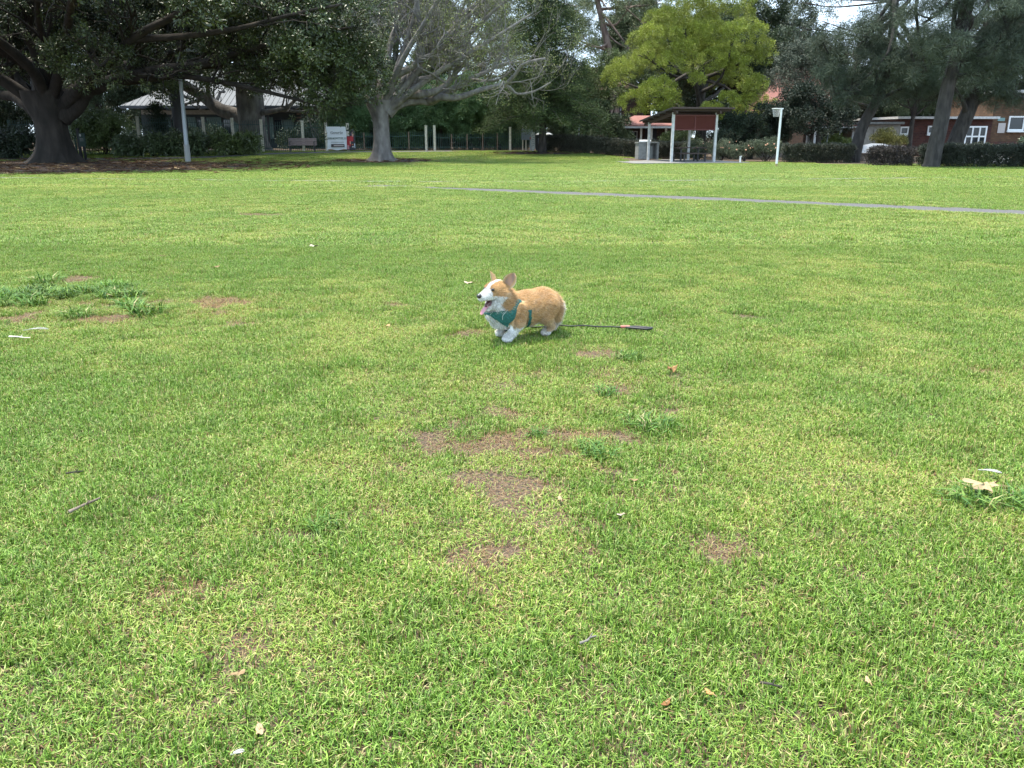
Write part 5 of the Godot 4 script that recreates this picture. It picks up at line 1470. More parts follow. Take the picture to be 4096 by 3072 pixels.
	for e in [[1.85, "black litter bin with white domed lid left behind the conifer trunk"], [2.42, "black litter bin with white domed lid right behind the conifer trunk"]]:
		var bin := thing("litter_bin", e[1], "bin", on(e[0], -57.9), 0.0, "litter bins behind the conifer")
		m = MB.new()
		m.box(Vector3(0, 0.5, 0), Vector3(0.5, 1.02, 0.5))
		part("body", m, M.black, bin)
		m = MB.new()
		m.lathe(Vector3(0, 1.02, 0), [Vector2(0.3, 0.0), Vector2(0.28, 0.05), Vector2(0.18, 0.11), Vector2(0.06, 0.14), Vector2(0.005, 0.145)], 16)
		part("lid", m, M.white, bin)
		box_part("label_plate", Vector3(-0.05, 0.62, 0.255), Vector3(0.12, 0.4, 0.01), mat(0.18, 0.2, 0.28), bin)
	# low sandstone wall and small bench in the hedge gap
	var wl := thing("stone_wall", "low brown sandstone wall in the gap between the hedges", "wall", on(20.3, -48.6))
	for row in 2:
		for k in 6:
			var j := 0.23 if row % 2 else 0.0
			box_part("stone", Vector3(-1.3 + k * 0.5 + j, 0.1 + row * 0.2, 0.004 * ((k * 7 + row * 3) % 5)), Vector3(0.485, 0.188, 0.3), M.sandstone, wl)
	box_part("coping", Vector3(0.06, 0.43, 0), Vector3(3.1, 0.07, 0.36), M.sandstone, wl)
	var sb := thing("picnic_bench", "small dark bench at the end of the purplish hedge", "bench", on(19.0, -44.6))
	box_part("seat", Vector3(0, 0.33, 0), Vector3(0.9, 0.06, 0.3), M.dark_brown, sb)
	box_part("table_top", Vector3(0.35, 0.58, -0.5), Vector3(0.9, 0.06, 0.6), M.dark_brown, sb)
	for x in [-0.35, 0.3]:
		box_part("leg", Vector3(x, 0.15, 0), Vector3(0.07, 0.32, 0.07), M.dark_metal, sb)
	box_part("table_leg", Vector3(0.3, 0.28, -0.5), Vector3(0.08, 0.56, 0.08), M.dark_metal, sb)
	for x in [0.02]:
		box_part("leg", Vector3(x, 0.15, 0), Vector3(0.06, 0.32, 0.06), M.dark_metal, sb)
	# garden poles
	for e in [[19.4, -53.2, 2.0, "thin pale pole in front of the dark window on the right"], [4.55, -59.0, 1.75, "thin grey pole behind the long dark hedge"]]:
		var gp := thing("garden_pole", e[3], "pole", on(e[0], e[1]))
		m = MB.new()
		m.tube([Vector3(0, -0.05, 0), Vector3(0.02, e[2], 0)], [0.04, 0.035], 8)
		m.ball(Vector3(0.02, e[2], 0), Vector3(0.045, 0.03, 0.045), Basis.IDENTITY, 4, 8)
		part("pole", m, M.galv, gp)
	car("covered_car", "car under a silver-grey cover behind the low stone wall", on(22.4, -53.2), 0.05, M.silver, true)
	car("parked_car", "white car mostly hidden behind the long right hedge", on(25.6, -48.3), 0.0, M.white, false)

func car(called: String, label: String, at: Vector3, turn: float, paint: Material, covered: bool) -> void:
	var c := thing(called, label, "car", at, turn)
	# side outline: x along the car, height of the shoulder and of the roof
	var prof := [[-2.05, 0.35, 0.62], [-1.9, 0.25, 0.80], [-1.35, 0.22, 0.90], [-0.75, 0.2, 1.28], [-0.2, 0.2, 1.40], [0.5, 0.2, 1.38], [1.1, 0.2, 1.22], [1.55, 0.22, 0.98], [1.95, 0.25, 0.86], [2.1, 0.35, 0.6]]
	var m := MB.new()
	var n := 13
	for k in prof.size():
		var e: Array = prof[k]
		for j in n:
			var a := PI * j / (n - 1)
			var ca := signf(cos(a)) * pow(absf(cos(a)), 0.55)
			var sa := pow(maxf(sin(a), 0.0), 0.5)
			var y := lerpf(e[1], e[2], sa)
			var half := 0.84 - 0.22 * smoothstep(0.85, 1.4, y)
			if k == 0 or k == prof.size() - 1: half *= 0.8
			m.vert(Vector3(e[0], y, -half * ca), Vector3(0, sa, -ca).normalized() if sa + absf(ca) > 0 else Vector3.UP, Color.WHITE)
	for k in prof.size() - 1:
		for j in n - 1:
			var a := k * n + j
			m.tri(a, a + 1, a + n)
			m.tri(a + 1, a + n + 1, a + n)
	for k in [0, prof.size() - 1]:
		var ps := []
		for j in n: ps.append(m.v[k * n + j])
		m.face(ps, Vector3(-1 if k == 0 else 1, 0, 0))
	part("cover" if covered else "body", m, paint, c)
	if not covered:
		for s in [-1.0, 1.0]:
			box_part("side_window", Vector3(0.1, 1.12, s * 0.70), Vector3(1.5, 0.26, 0.06), M.glass, c, Basis(Vector3.RIGHT, s * -0.35))
	for x in [-1.25, 1.3]:
		for s in [-1.0, 1.0]:
			var w := MB.new()
			w.tube([Vector3(x, 0.31, s * 0.64), Vector3(x, 0.31, s * 0.80)], [0.31, 0.31], 16)
			var wheel := part("wheel", w, M.black, c)
			w = MB.new()
			w.tube([Vector3(x, 0.31, s * 0.80), Vector3(x, 0.31, s * 0.815)], [0.18, 0.16], 12)
			part("rim", w, M.galv, wheel)

func shelter() -> void:
	# local x runs along the tall front edge, local z towards the viewer
	var s := thing("picnic_shelter", "open picnic shelter with sloping roof, white posts and dark red louvres", "shelter", on(8.5, -45.8), 0.215)
	# the basis: x = (0.977, 0, -0.213), back = (-0.213, 0, -0.977)
	box_part("slab", Vector3(0.7, 0.0, -1.9), Vector3(6.4, 0.09, 6.4), M.concrete, s)
	for e in [[0.0, 0.0, 2.56], [2.455, 0.0, 2.56], [0.0, -3.385, 2.1], [2.455, -3.385, 2.1]]:
		var m := MB.new()
		m.box(Vector3(e[0], e[2] * 0.5 + 0.03, e[1]), Vector3(0.12, e[2] - 0.04, 0.12))
		part("post", m, M.off_white, s)
	# roof: high along the front, falling to the back
	var a := Vector3(-0.28, 2.80, 0.55)
	var slope := Vector3(0, -0.60, -4.75)
	var mid := a + slope * 0.5 + Vector3(1.72, 0, 0)
	var tilt := Basis(Vector3(1, 0, 0), Vector3(0, 4.75, -0.60).normalized(), Vector3(0, 0.60, 4.75).normalized())
	var roof := box_part("roof", mid, Vector3(3.45, 0.035, slope.length()), M.metal_roof, s, tilt)
	box_part("roof_edge", a + Vector3(1.72, -0.015, 0.022), Vector3(3.47, 0.09, 0.035), M.dark_brown, roof)
	for x in [-0.012, 3.462]:
		box_part("roof_edge", a + slope * 0.5 + Vector3(x, -0.01, 0), Vector3(0.03, 0.08, slope.length()), M.dark_metal, roof, tilt)
	for k in 6:
		box_part("rafter", a + slope * (0.06 + 0.176 * k) + Vector3(1.72, -0.085, 0), Vector3(3.3, 0.11, 0.06), M.dark_brown, s, tilt)
	for x in [0.0, 2.455]:
		box_part("beam", a + slope * 0.5 + Vector3(x + 0.28, -0.205, 0), Vector3(0.09, 0.13, slope.length() * 0.96), M.dark_brown, s, tilt)
	# louvre screen under the front edge
	box_part("louvre_frame", Vector3(1.2275, 2.43, 0.02), Vector3(2.32, 0.06, 0.07), M.slat_red, s)
	box_part("louvre_frame", Vector3(1.2275, 1.70, 0.02), Vector3(2.32, 0.05, 0.07), M.slat_red, s)
	for x in [0.10, 1.2275, 2.355]:
		box_part("louvre_frame", Vector3(x, 2.065, 0.022), Vector3(0.05, 0.675, 0.066), M.slat_red, s)
	for x in [0.664, 1.791]:
		for k in 14:
			box_part("louvre_slat", Vector3(x, 1.752 + k * 0.0475, 0.02), Vector3(1.065, 0.056, 0.012), M.slat_red, s, Basis(Vector3.RIGHT, 0.6))
	# picnic table and its two seats
	var t := thing("picnic_table", "dark brown slatted picnic table with two benches under the shelter", "table", on(9.75, -47.25, 0.045), 0.215)
	for k in 4:
		box_part("table_slat", Vector3(0, 0.72, -0.27 + k * 0.18), Vector3(1.7, 0.05, 0.165), M.dark_brown, t)
	for z in [-0.72, 0.72]:
		for k in 2:
			box_part("seat_slat", Vector3(0, 0.43, z - 0.075 + k * 0.15), Vector3(1.7, 0.05, 0.14), M.dark_brown, t)
		for x in [-0.6, 0.6]:
			box_part("leg", Vector3(x, 0.2, z), Vector3(0.07, 0.41, 0.07), M.dark_metal, t)
	for x in [-0.5, 0.5]:
		box_part("leg", Vector3(x, 0.35, 0), Vector3(0.08, 0.70, 0.08), M.dark_metal, t)
	# concrete barbecue
	var q := thing("barbecue", "pale concrete barbecue block with open recess beside the shelter", "barbecue", on(7.9, -50.5, 0.035), 0.1)
	box_part("side_block", Vector3(-0.36, 0.44, 0), Vector3(0.46, 0.9, 0.8), M.pale_concrete, q)
	box_part("side_wall", Vector3(0.57, 0.44, 0), Vector3(0.1, 0.9, 0.8), M.pale_concrete, q)
	box_part("back_wall", Vector3(0.195, 0.44, -0.3), Vector3(0.648, 0.89, 0.16), M.pale_concrete, q)
	box_part("door", Vector3(0.13, 0.38, 0.1), Vector3(0.4, 0.72, 0.04), mat(0.2, 0.21, 0.2, 0.6), q)
	box_part("hotplate_top", Vector3(0.0, 0.925, 0), Vector3(1.26, 0.07, 0.84), M.pale_concrete, q)
	var rl := thing("white_roll", "white rolled sheet lying on the barbecue top", "roll", on(7.78, -50.45, 0.995), 0.1)
	var m := MB.new()
	m.tube([Vector3(-0.34, 0.055, 0), Vector3(0.34, 0.055, 0)], [0.06, 0.06], 14)
	part("roll", m, M.white, rl)
	m = MB.new()
	m.box(Vector3(-0.1, 0.02, 0.1), Vector3(0.5, 0.012, 0.16))
	part("loose_end", m, M.white, rl)

# ------------------------------------------------------------------ the dog
# bones: [from, to, radius at from, radius at to]; x forward, y up, z to the dog's right
var bones := []

func dist(p: Vector3, k: float) -> float:
	var m := 9.0
	for b in bones:
		var a: Vector3 = b[0]
		var ab: Vector3 = b[4]
		var t := clampf((p - a).dot(ab) * b[5], 0.0, 1.0)
		var d: float = (p - a - ab * t).length() - lerpf(b[2], b[3], t)
		var h := maxf(k - absf(m - d), 0.0)
		m = minf(m, d) - h * h / (4.0 * k)
	return m

func set_bones(list: Array) -> void:
	bones = []
	for e in list:
		var a := v3(e[0])
		var b := v3(e[1])
		bones.append([a, b, e[2], e[3], b - a, 1.0 / maxf((b - a).length_squared(), 1e-8)])

# surface nets over a grid; keep(p) and paint(p) work in the grid's own axes
func net(mb: MB, lo: Vector3, hi: Vector3, cell: float, k: float, iso: float, keep: Callable, paint: Callable, place: Transform3D) -> void:
	var n := Vector3i(((hi - lo) / cell).ceil()) + Vector3i.ONE
	var val := PackedFloat32Array()
	val.resize(n.x * n.y * n.z)
	val.fill(1.0)
	var blk := 4
	for bz in range(0, n.z, blk):
		for by in range(0, n.y, blk):
			for bx in range(0, n.x, blk):
				var c := lo + (Vector3(bx, by, bz) + Vector3.ONE * blk * 0.5) * cell
				var dc := dist(c, k) - iso
				if absf(dc) > cell * blk * 1.25:
					var s := 1.0 if dc > 0.0 else -1.0
					for z in range(bz, mini(bz + blk, n.z)):
						for y in range(by, mini(by + blk, n.y)):
							for x in range(bx, mini(bx + blk, n.x)):
								val[(z * n.y + y) * n.x + x] = s
					continue
				for z in range(bz, mini(bz + blk, n.z)):
					for y in range(by, mini(by + blk, n.y)):
						for x in range(bx, mini(bx + blk, n.x)):
							val[(z * n.y + y) * n.x + x] = dist(lo + Vector3(x, y, z) * cell, k) - iso
	var at := {}
	var sy := n.x
	var sz := n.x * n.y
	var offs := [0, 1, sy, sy + 1, sz, sz + 1, sz + sy, sz + sy + 1]
	for z in n.z - 1:
		for y in n.y - 1:
			for x in n.x - 1:
				var i := z * sz + y * sy + x
				var neg := 0
				for o in offs:
					if val[i + o] < 0.0: neg += 1
				if neg == 0 or neg == 8: continue
				var sum := Vector3.ZERO
				var cnt := 0
				for e in [[0, 1], [2, 3], [4, 5], [6, 7], [0, 2], [1, 3], [4, 6], [5, 7], [0, 4], [1, 5], [2, 6], [3, 7]]:
					var a: float = val[i + offs[e[0]]]
					var b: float = val[i + offs[e[1]]]
					if (a < 0.0) != (b < 0.0):
						var pa := Vector3(e[0] & 1, (e[0] >> 1) & 1, e[0] >> 2)
						var pb := Vector3(e[1] & 1, (e[1] >> 1) & 1, e[1] >> 2)
						sum += pa.lerp(pb, a / (a - b))
						cnt += 1
				var p := lo + (Vector3(x, y, z) + sum / cnt) * cell
				if not keep.call(p): continue
				var h := cell * 0.7
				var g := Vector3(dist(p + Vector3(h, 0, 0), k) - dist(p - Vector3(h, 0, 0), k), dist(p + Vector3(0, h, 0), k) - dist(p - Vector3(0, h, 0), k), dist(p + Vector3(0, 0, h), k) - dist(p - Vector3(0, 0, h), k)).normalized()
				at[i] = mb.vert(place * p, place.basis * g, paint.call(p))
	for i in at:
		var x: int = i % n.x
		var y: int = (i / n.x) % n.y
		var z: int = i / sz
		for ax in 3:
			var st: int = [1, sy, sz][ax]
			var u: int = [sy, sz, 1][ax]
			var w: int = [sz, 1, sy][ax]
			if (val[i] < 0.0) == (val[i + st] < 0.0): continue
			var q := [i, i - u, i - u - w, i - w]
			if not (at.has(q[1]) and at.has(q[2]) and at.has(q[3])): continue
			mb.tri(at[q[0]], at[q[1]], at[q[2]])
			mb.tri(at[q[0]], at[q[2]], at[q[3]])

const TAN := Color(0.49, 0.295, 0.135)
const CREAM := Color(0.56, 0.44, 0.30)
const SNOW := Color(0.70, 0.68, 0.65)

func coat(p: Vector3) -> Color:
	var w := 0.012 * field.get_noise_3dv(p * 900.0) + 0.02 * field2.get_noise_3dv(p * 300.0)
	var c := TAN.lerp(Color(0.34, 0.185, 0.08), clampf(0.35 + 1.2 * field.get_noise_3dv(p * 200.0) + 1.1 * field2.get_noise_3d(p.x * 500.0, p.y * 1500.0, p.z * 1500.0), 0, 1) * 0.6)
	c = c.lerp(CREAM, clampf(0.1 - 1.2 * field2.get_noise_3d(p.x * 380.0 + 50.0, p.y * 1100.0, p.z * 1100.0), 0, 1) * 0.5)
	# saddle of darker hair and paler flank
	c = c.lerp(CREAM, 0.5 * smoothstep(0.15, 0.09, p.y + w))
	if p.x > 0.08 and p.y < 0.105 + w: c = SNOW                       # white forelegs
	if p.x < -0.06 and p.y < 0.042 + w: c = SNOW                      # hind paws
	if p.x > 0.19 + w and p.y < 0.15 and absf(p.z) < 0.07: c = SNOW   # brisket
	if p.x > 0.245 + w + 0.25 * (p.y - 0.2) and p.y < 0.33: c = SNOW  # bib
	if p.y < 0.088 + w and absf(p.z) < 0.06: c = SNOW.lerp(CREAM, 0.4)
	if p.x < -0.245 + w: c = CREAM.lerp(SNOW, 0.45)                   # trousers
	if p.x < -0.03 and p.x > -0.12 and p.y < 0.12 + w and p.z > -0.075: c = SNOW.lerp(CREAM, 0.3)
	return c

func face(p: Vector3) -> Color:
	# head axes: x to the nose, y up, z to the dog's right
	var w := 0.004 * field.get_noise_3dv(p * 1500.0)
	var s := absf(p.z)
	var c := TAN
	if p.x < 0.0 and p.y < 0.0: c = TAN.lerp(CREAM, 0.55)
	if s < 0.011 + 0.12 * maxf(0.0, p.x - 0.02) + w and p.y > 0.0: c = SNOW
	if p.x > 0.068 + w - 0.2 * minf(0.0, p.y + 0.01): c = SNOW
	if p.y < -0.022 + w + 0.25 * minf(p.x, 0.03) and p.x > -0.045: c = SNOW
	if p.y < -0.03 + w and p.x <= -0.045: c = CREAM.lerp(SNOW, 0.5)
	# open mouth: dark lips, flesh inside
	if p.x > 0.024 and p.x < 0.125:
		var top := -0.036 - 0.04 * (p.x - 0.06)
		var bottom := -0.052 - 0.46 * (p.x - 0.02)
		if p.y < top and p.y > bottom and s < 0.034:
			c = Color(0.17, 0.045, 0.045) if s < 0.022 else Color(0.03, 0.018, 0.018)
	return c

func ear(mb: MB, place: Transform3D, base: Vector3, tip: Vector3, open: Vector3, w: float) -> void:
	var up := tip - base
	var l := up.length()
	up /= l
	var side := up.cross(open).normalized()
	var fr := side.cross(up).normalized()
	if fr.dot(open) < 0.0: fr = -fr
	var rows := 9
	var cols := 9
	for layer in 2:
		var start := mb.v.size()
		for j in rows:
			var t := float(j) / (rows - 1)
			var half := w * sqrt(maxf(0.0, sin(PI * (0.22 + 0.78 * t)))) * (0.80 + 0.2 * sin(PI * t))
			for k in cols:
				var u := 2.0 * k / (cols - 1) - 1.0
				var p := base + up * (l * t) + side * (half * u) - fr * (half * 0.75 * (1.0 - u * u)) * (1.0 - 0.5 * t)
				var nn := (fr + side * (-u * 0.8)).normalized()
				if layer == 1:
					p -= fr * 0.005 * (1.0 - u * u) * sin(PI * clampf(t, 0.02, 0.98))
					nn = -nn
				var c := TAN
				if layer == 0:
					c = Color(0.45, 0.26, 0.18).lerp(Color(0.30, 0.20, 0.15), 0.5 + 0.5 * sin(t * 9.0 + u * 4.0))
					if absf(u) > 0.75 or t > 0.93: c = CREAM
					elif absf(u) > 0.6 or t < 0.25: c = TAN
				mb.vert(place * p, place.basis * nn, c)
		for j in rows - 1:
			for k in cols - 1:
				var a := start + j * cols + k
				mb.tri(a, a + 1, a + cols)
				mb.tri(a + 1, a + cols + 1, a + cols)

func make_dog() -> void:
	var dog := thing("dog", "tan and white corgi in a green harness standing on the lawn", "dog", Vector3(0.108, 0.032, -5.79), 3.661)
	var torso := [
		[[0.15, 0.195, 0], [0.0, 0.198, 0], 0.112, 0.116],
		[[0.0, 0.198, 0], [-0.13, 0.208, 0], 0.116, 0.116],
		[[0.18, 0.158, 0], [0.0, 0.165, 0], 0.084, 0.084],
		[[-0.13, 0.208, 0], [-0.195, 0.185, 0], 0.114, 0.082],
		[[-0.21, 0.17, -0.03], [-0.222, 0.13, -0.03], 0.055, 0.036],
		[[-0.21, 0.17, 0.03], [-0.222, 0.13, 0.03], 0.055, 0.036],
		[[0.18, 0.2, 0], [0.265, 0.185, -0.005], 0.098, 0.062],
		[[0.20, 0.14, 0], [0.24, 0.13, 0], 0.075, 0.05],
		[[0.14, 0.235, 0], [0.255, 0.325, -0.03], 0.092, 0.066],
		[[0.22, 0.235, -0.01], [0.285, 0.265, -0.035], 0.078, 0.052],
	]
	var legs := [
		[[0.115, 0.215, -0.075], [0.135, 0.125, -0.098], 0.06, 0.045],
		[[0.135, 0.125, -0.098], [0.172, 0.062, -0.095], 0.039, 0.023],
		[[0.172, 0.062, -0.095], [0.20, 0.026, -0.089], 0.022, 0.021],
		[[0.20, 0.022, -0.089], [0.228, 0.014, -0.086], 0.02, 0.014],
		[[0.20, 0.020, -0.098], [0.226, 0.013, -0.106], 0.016, 0.012],
		[[0.20, 0.020, -0.078], [0.227, 0.013, -0.068], 0.016, 0.012],
		[[0.13, 0.20, 0.07], [0.135, 0.115, 0.09], 0.055, 0.044],
		[[0.135, 0.115, 0.09], [0.15, 0.055, 0.088], 0.036, 0.023],
		[[0.15, 0.055, 0.088], [0.168, 0.022, 0.086], 0.028, 0.024],
		[[0.168, 0.022, 0.086], [0.192, 0.017, 0.084], 0.024, 0.018],
		[[-0.135, 0.21, -0.065], [-0.105, 0.14, -0.082], 0.076, 0.05],
		[[-0.105, 0.138, -0.082], [-0.165, 0.068, -0.06], 0.042, 0.023],
		[[-0.165, 0.068, -0.06], [-0.138, 0.022, -0.05], 0.023, 0.020],
		[[-0.138, 0.022, -0.05], [-0.108, 0.016, -0.046], 0.023, 0.017],
		[[-0.16, 0.20, 0.06], [-0.17, 0.135, 0.075], 0.07, 0.046],
		[[-0.17, 0.12, 0.075], [-0.268, 0.062, 0.05], 0.042, 0.023],
		[[-0.268, 0.062, 0.05], [-0.25, 0.02, 0.046], 0.023, 0.02],
		[[-0.25, 0.02, 0.046], [-0.225, 0.015, 0.046], 0.021, 0.016],
	]
	var body := MB.new()
	set_bones(torso + legs)
	var all := func(_p): return true
	net(body, Vector3(-0.32, -0.012, -0.175), Vector3(0.345, 0.40, 0.165), 0.0068, 0.022, 0.0, all, coat, Transform3D.IDENTITY)
	var skin_verts := body.v.size()
	# head
	var yaw := 0.26
	var hb := Basis(Vector3(cos(yaw), 0.0, -sin(yaw)), Vector3.UP, Vector3(sin(yaw), 0, cos(yaw)))
	hb = hb.scaled(Vector3.ONE * 1.15)
	var hd := Transform3D(hb, Vector3(0.268, 0.345, -0.035))
	set_bones([
		[[-0.012, 0.006, 0], [0.012, 0.004, 0], 0.060, 0.056],
		[[-0.03, -0.02, -0.026], [0.0, -0.03, -0.03], 0.046, 0.038],
		[[-0.03, -0.02, 0.026], [0.0, -0.03, 0.03], 0.046, 0.038],
		[[-0.05, -0.03, 0], [-0.06, -0.06, 0], 0.062, 0.066],
		[[0.03, 0.004, 0], [0.07, -0.012, 0], 0.047, 0.031],
		[[0.06, -0.014, 0], [0.116, -0.019, 0], 0.036, 0.024],
		[[0.045, 0.026, -0.022], [0.05, 0.026, -0.026], 0.016, 0.014],
		[[0.045, 0.026, 0.022], [0.05, 0.026, 0.026], 0.016, 0.014],
		[[-0.01, -0.056, 0], [0.036, -0.076, 0], 0.034, 0.020],
		[[0.036, -0.076, 0], [0.086, -0.100, 0], 0.019, 0.0125],
	])
	net(body, Vector3(-0.14, -0.135, -0.10), Vector3(0.15, 0.085, 0.10), 0.0045, 0.012, 0.0, all, face, hd)
	ear(body, hd, Vector3(-0.030, 0.028, -0.050), Vector3(-0.078, 0.111, -0.077), Vector3(0.6, 0.05, -0.8), 0.040)
	ear(body, hd, Vector3(-0.012, 0.038, 0.046), Vector3(-0.010, 0.114, 0.064), Vector3(0.75, 0.05, 0.6), 0.040)
	var glossy := MB.new()
	glossy.col = Color(0.012, 0.010, 0.010)
	glossy.ball(hd * Vector3(0.139, -0.010, 0), Vector3(0.0155, 0.0145, 0.017), hb)
	for s in [-1.0, 1.0]:
		glossy.ball(hd * Vector3(0.060, 0.022, s * 0.0335), Vector3(0.0115, 0.010, 0.0105), hb)
	var wet := MB.new()
	wet.col = Color(0.46, 0.17, 0.19)
	var tp := smooth([Vector3(0.02, -0.058, 0), Vector3(0.062, -0.072, -0.004), Vector3(0.102, -0.086, -0.010), Vector3(0.140, -0.118, -0.018)], 4)
	var half := [0.014, 0.015, 0.0155, 0.016, 0.0165, 0.017, 0.0175, 0.0175, 0.0175, 0.017, 0.016, 0.0135, 0.007]
	for layer in 2:
		var st := wet.v.size()
		for j in tp.size():
			var t: Vector3 = (tp[mini(j + 1, tp.size() - 1)] - tp[maxi(j - 1, 0)]).normalized()
			var up := Vector3(-t.y, t.x, 0).normalized()
			for k in 7:
				var u := 2.0 * k / 6.0 - 1.0
				var p: Vector3 = tp[j] + Vector3(0, 0, u * half[j]) + up * (0.0035 * (1.0 - u * u) * (-0.2 if layer == 0 else -1.6) + 0.002 * absf(u))
				wet.vert(hd * p, hb * (up if layer == 0 else -up), wet.col)
		for j in tp.size() - 1:
			for k in 6:
				var a := st + j * 7 + k
				wet.tri(a, a + 1, a + 7)
				wet.tri(a + 1, a + 8, a + 7)
	# dark inside of the mouth between the jaws
	wet.col = Color(0.085, 0.02, 0.022)
	wet.ball(hd * Vector3(0.050, -0.060, 0), Vector3(0.050, 0.017, 0.0185), hb * Basis(Vector3.BACK, -0.36))
	# teeth along the lower jaw
	wet.col = Color(0.7, 0.66, 0.58)
	for s in [-1.0, 1.0]:
		for k in 4:
			wet.ball(hd * Vector3(0.048 + 0.011 * k, -0.066 - 0.0048 * k, s * (0.015 - 0.001 * k)), Vector3(0.003, 0.006 if k < 3 else 0.009, 0.003), hb, 4, 6)
	var fur_mat := leaf_mat(0.85, 0.0, 0.2)
	fur_mat.backlight_enabled = false
	fur_mat.rim_enabled = true
	fur_mat.rim = 0.3
	var black_mat := fur_mat.duplicate()
	black_mat.roughness = 0.2
	black_mat.metallic_specular = 0.6
	var wet_mat := black_mat.duplicate()
	wet_mat.roughness = 0.35
	var am := body.mesh(fur_mat)
	am.add_surface_from_arrays(Mesh.PRIMITIVE_TRIANGLES, glossy.arrays())
	am.surface_set_material(1, black_mat)
	am.add_surface_from_arrays(Mesh.PRIMITIVE_TRIANGLES, wet.arrays())
	am.surface_set_material(2, wet_mat)
	var o := MeshInstance3D.new()
	o.mesh = am
	o.name = "body"
	dog.add_child(o)
	var in_vest := func(p: Vector3):
		var a := absf(p.z)
		var wob: float = 0.006 * sin(p.z * 45.0)
		if p.x > 0.105 and p.y > 0.078 + (p.x - 0.19) * 0.72:
			if p.x > 0.2 and p.y < 0.214 + wob: return true
			if p.x <= 0.2 and p.y < 0.29 and p.y < 0.224 + (0.2 - p.x) * 1.15 and p.y > 0.165 + (0.16 - p.x) * 1.1: return true
		if p.y > 0.05 and p.y < 0.212 and p.x > 0.04 - 0.14 * (0.2 - p.y) and p.x < 0.068 - 0.14 * (0.2 - p.y): return true
		return p.y < 0.10 and a < 0.04 and p.x > 0.03 and p.x < 0.2
	# short coat: fine tapering hairs combed backwards and down
	var r := RandomNumberGenerator.new()
	r.seed = 12
	var fur := MB.new()
	fur.flat = true
	for t in range(0, body.ix.size(), 3):
		var a := body.ix[t]
		var p0 := body.v[a]; var p1 := body.v[body.ix[t + 1]]; var p2 := body.v[body.ix[t + 2]]
		var c := body.c[a]
		if c.r < 0.2 or a >= skin_verts and (c.r < 0.40 or c.b > 0.14 and c.b < 0.21): continue
		var head := a >= skin_verts
		var nn := body.n[a]
		for k in (1 if head else 2):
			var u := r.randf(); var v := r.randf()
			if u + v > 1.0: u = 1.0 - u; v = 1.0 - v
			var p := p0 + (p1 - p0) * u + (p2 - p0) * v
			if not head and (in_vest.call(p) or in_vest.call(p + Vector3(0.02, 0.012, 0))) and absf(p.z) < 0.118: continue
			var comb := Vector3(-0.8, -0.45, 0)
			if p.y < 0.1: comb = Vector3(-0.2, -0.9, 0)
			if p.x < -0.2: comb = Vector3(-0.5, -0.8, 0)
			var d := (nn * 0.55 + (comb - nn * comb.dot(nn)) * 0.9 + Vector3(r.randfn(), r.randfn(), r.randfn()) * 0.22).normalized()
			if p.x > 0.08 and p.x < 0.16 and p.y > 0.1 and p.y < 0.2: comb = Vector3(-0.5, -0.9, 0)
			var l := r.randf_range(0.010, 0.020) * (0.55 if head else 1.0)
			if p.x < -0.2 and p.y > 0.06: l *= 2.4
			if p.x > 0.15 and p.x < 0.3 and p.y > 0.2 and not head: l *= 2.2
			if p.y < 0.03: l *= 0.5
			var s := d.cross(nn).normalized() * r.randf_range(0.0010, 0.0022)
			var f := fur.v.size()
			var j := r.randf_range(0.6, 1.3)
			for q in [p - s, p + s, p + d * l]:
				fur.v.append(q); fur.n.append(nn); fur.c.append(Color(c.r * j, c.g * j, c.b * j))
			fur.ix.append_array(PackedInt32Array([f, f + 1, f + 2]))
	part("coat_hair", fur, fur_mat, dog).set_meta("kind", "stuff")
	# harness: a cloth skin a few millimetres off the torso
	set_bones(torso)
	var vest := MB.new()
	var teal := textured(51, 0.03, [[0.006, 0.055, 0.05], [0.014, 0.105, 0.09], [0.03, 0.16, 0.14]], 9.0, 0.75)
	net(vest, Vector3(-0.02, 0.02, -0.15), Vector3(0.36, 0.40, 0.15), 0.0065, 0.028, 0.013, in_vest, func(_p): return Color.WHITE, Transform3D.IDENTITY)
	var hv := part("harness", vest, teal, dog)
	hv.set_meta("label", "teal green chest harness with pale piping")
	# pale piping on the chest panel
	var pipe := MB.new()
	for s in [-1.0, 1.0]:
		for e in [[[0.215, 0.225, 0.10], [0.245, 0.19, 0.088], [0.245, 0.155, 0.080]], [[0.285, 0.205, 0.035], [0.302, 0.18, 0.03], [0.285, 0.150, 0.032]]]:
			var pts := []
			for q in smooth([v3(e[0]) * Vector3(1, 1, s), v3(e[1]) * Vector3(1, 1, s), v3(e[2]) * Vector3(1, 1, s)], 5):
				var w: Vector3 = q
				for it in 4:
					var d := dist(w, 0.028) - 0.0145
					var g := Vector3(dist(w + Vector3(0.004, 0, 0), 0.028) - dist(w - Vector3(0.004, 0, 0), 0.028), dist(w + Vector3(0, 0.004, 0), 0.028) - dist(w - Vector3(0, 0.004, 0), 0.028), dist(w + Vector3(0, 0, 0.004), 0.028) - dist(w - Vector3(0, 0, 0.004), 0.028)).normalized()
					w -= g * d
				pts.append(w)
			pipe.tube(pts, radii(pts.size(), 0.0016, 0.0016), 5)
	part("piping", pipe, mat(0.45, 0.52, 0.48, 0.7), hv)
	# leash trailing on the grass
	var ls := thing("leash", "black leash trailing on the grass behind the dog", "leash", Vector3(0.34, 0.0, -6.07))
	var lm := MB.new()
	var lp := smooth([Vector3(-0.24, 0.13, 0.06), Vector3(-0.22, 0.05, 0.06), Vector3(-0.12, 0.040, 0.05), Vector3(0.0, 0.042, 0.0), Vector3(0.1, 0.038, 0.016), Vector3(0.2, 0.040, 0.006), Vector3(0.30, 0.035, 0.02), Vector3(0.40, 0.034, 0.02), Vector3(0.50, 0.034, 0.04)], 5)
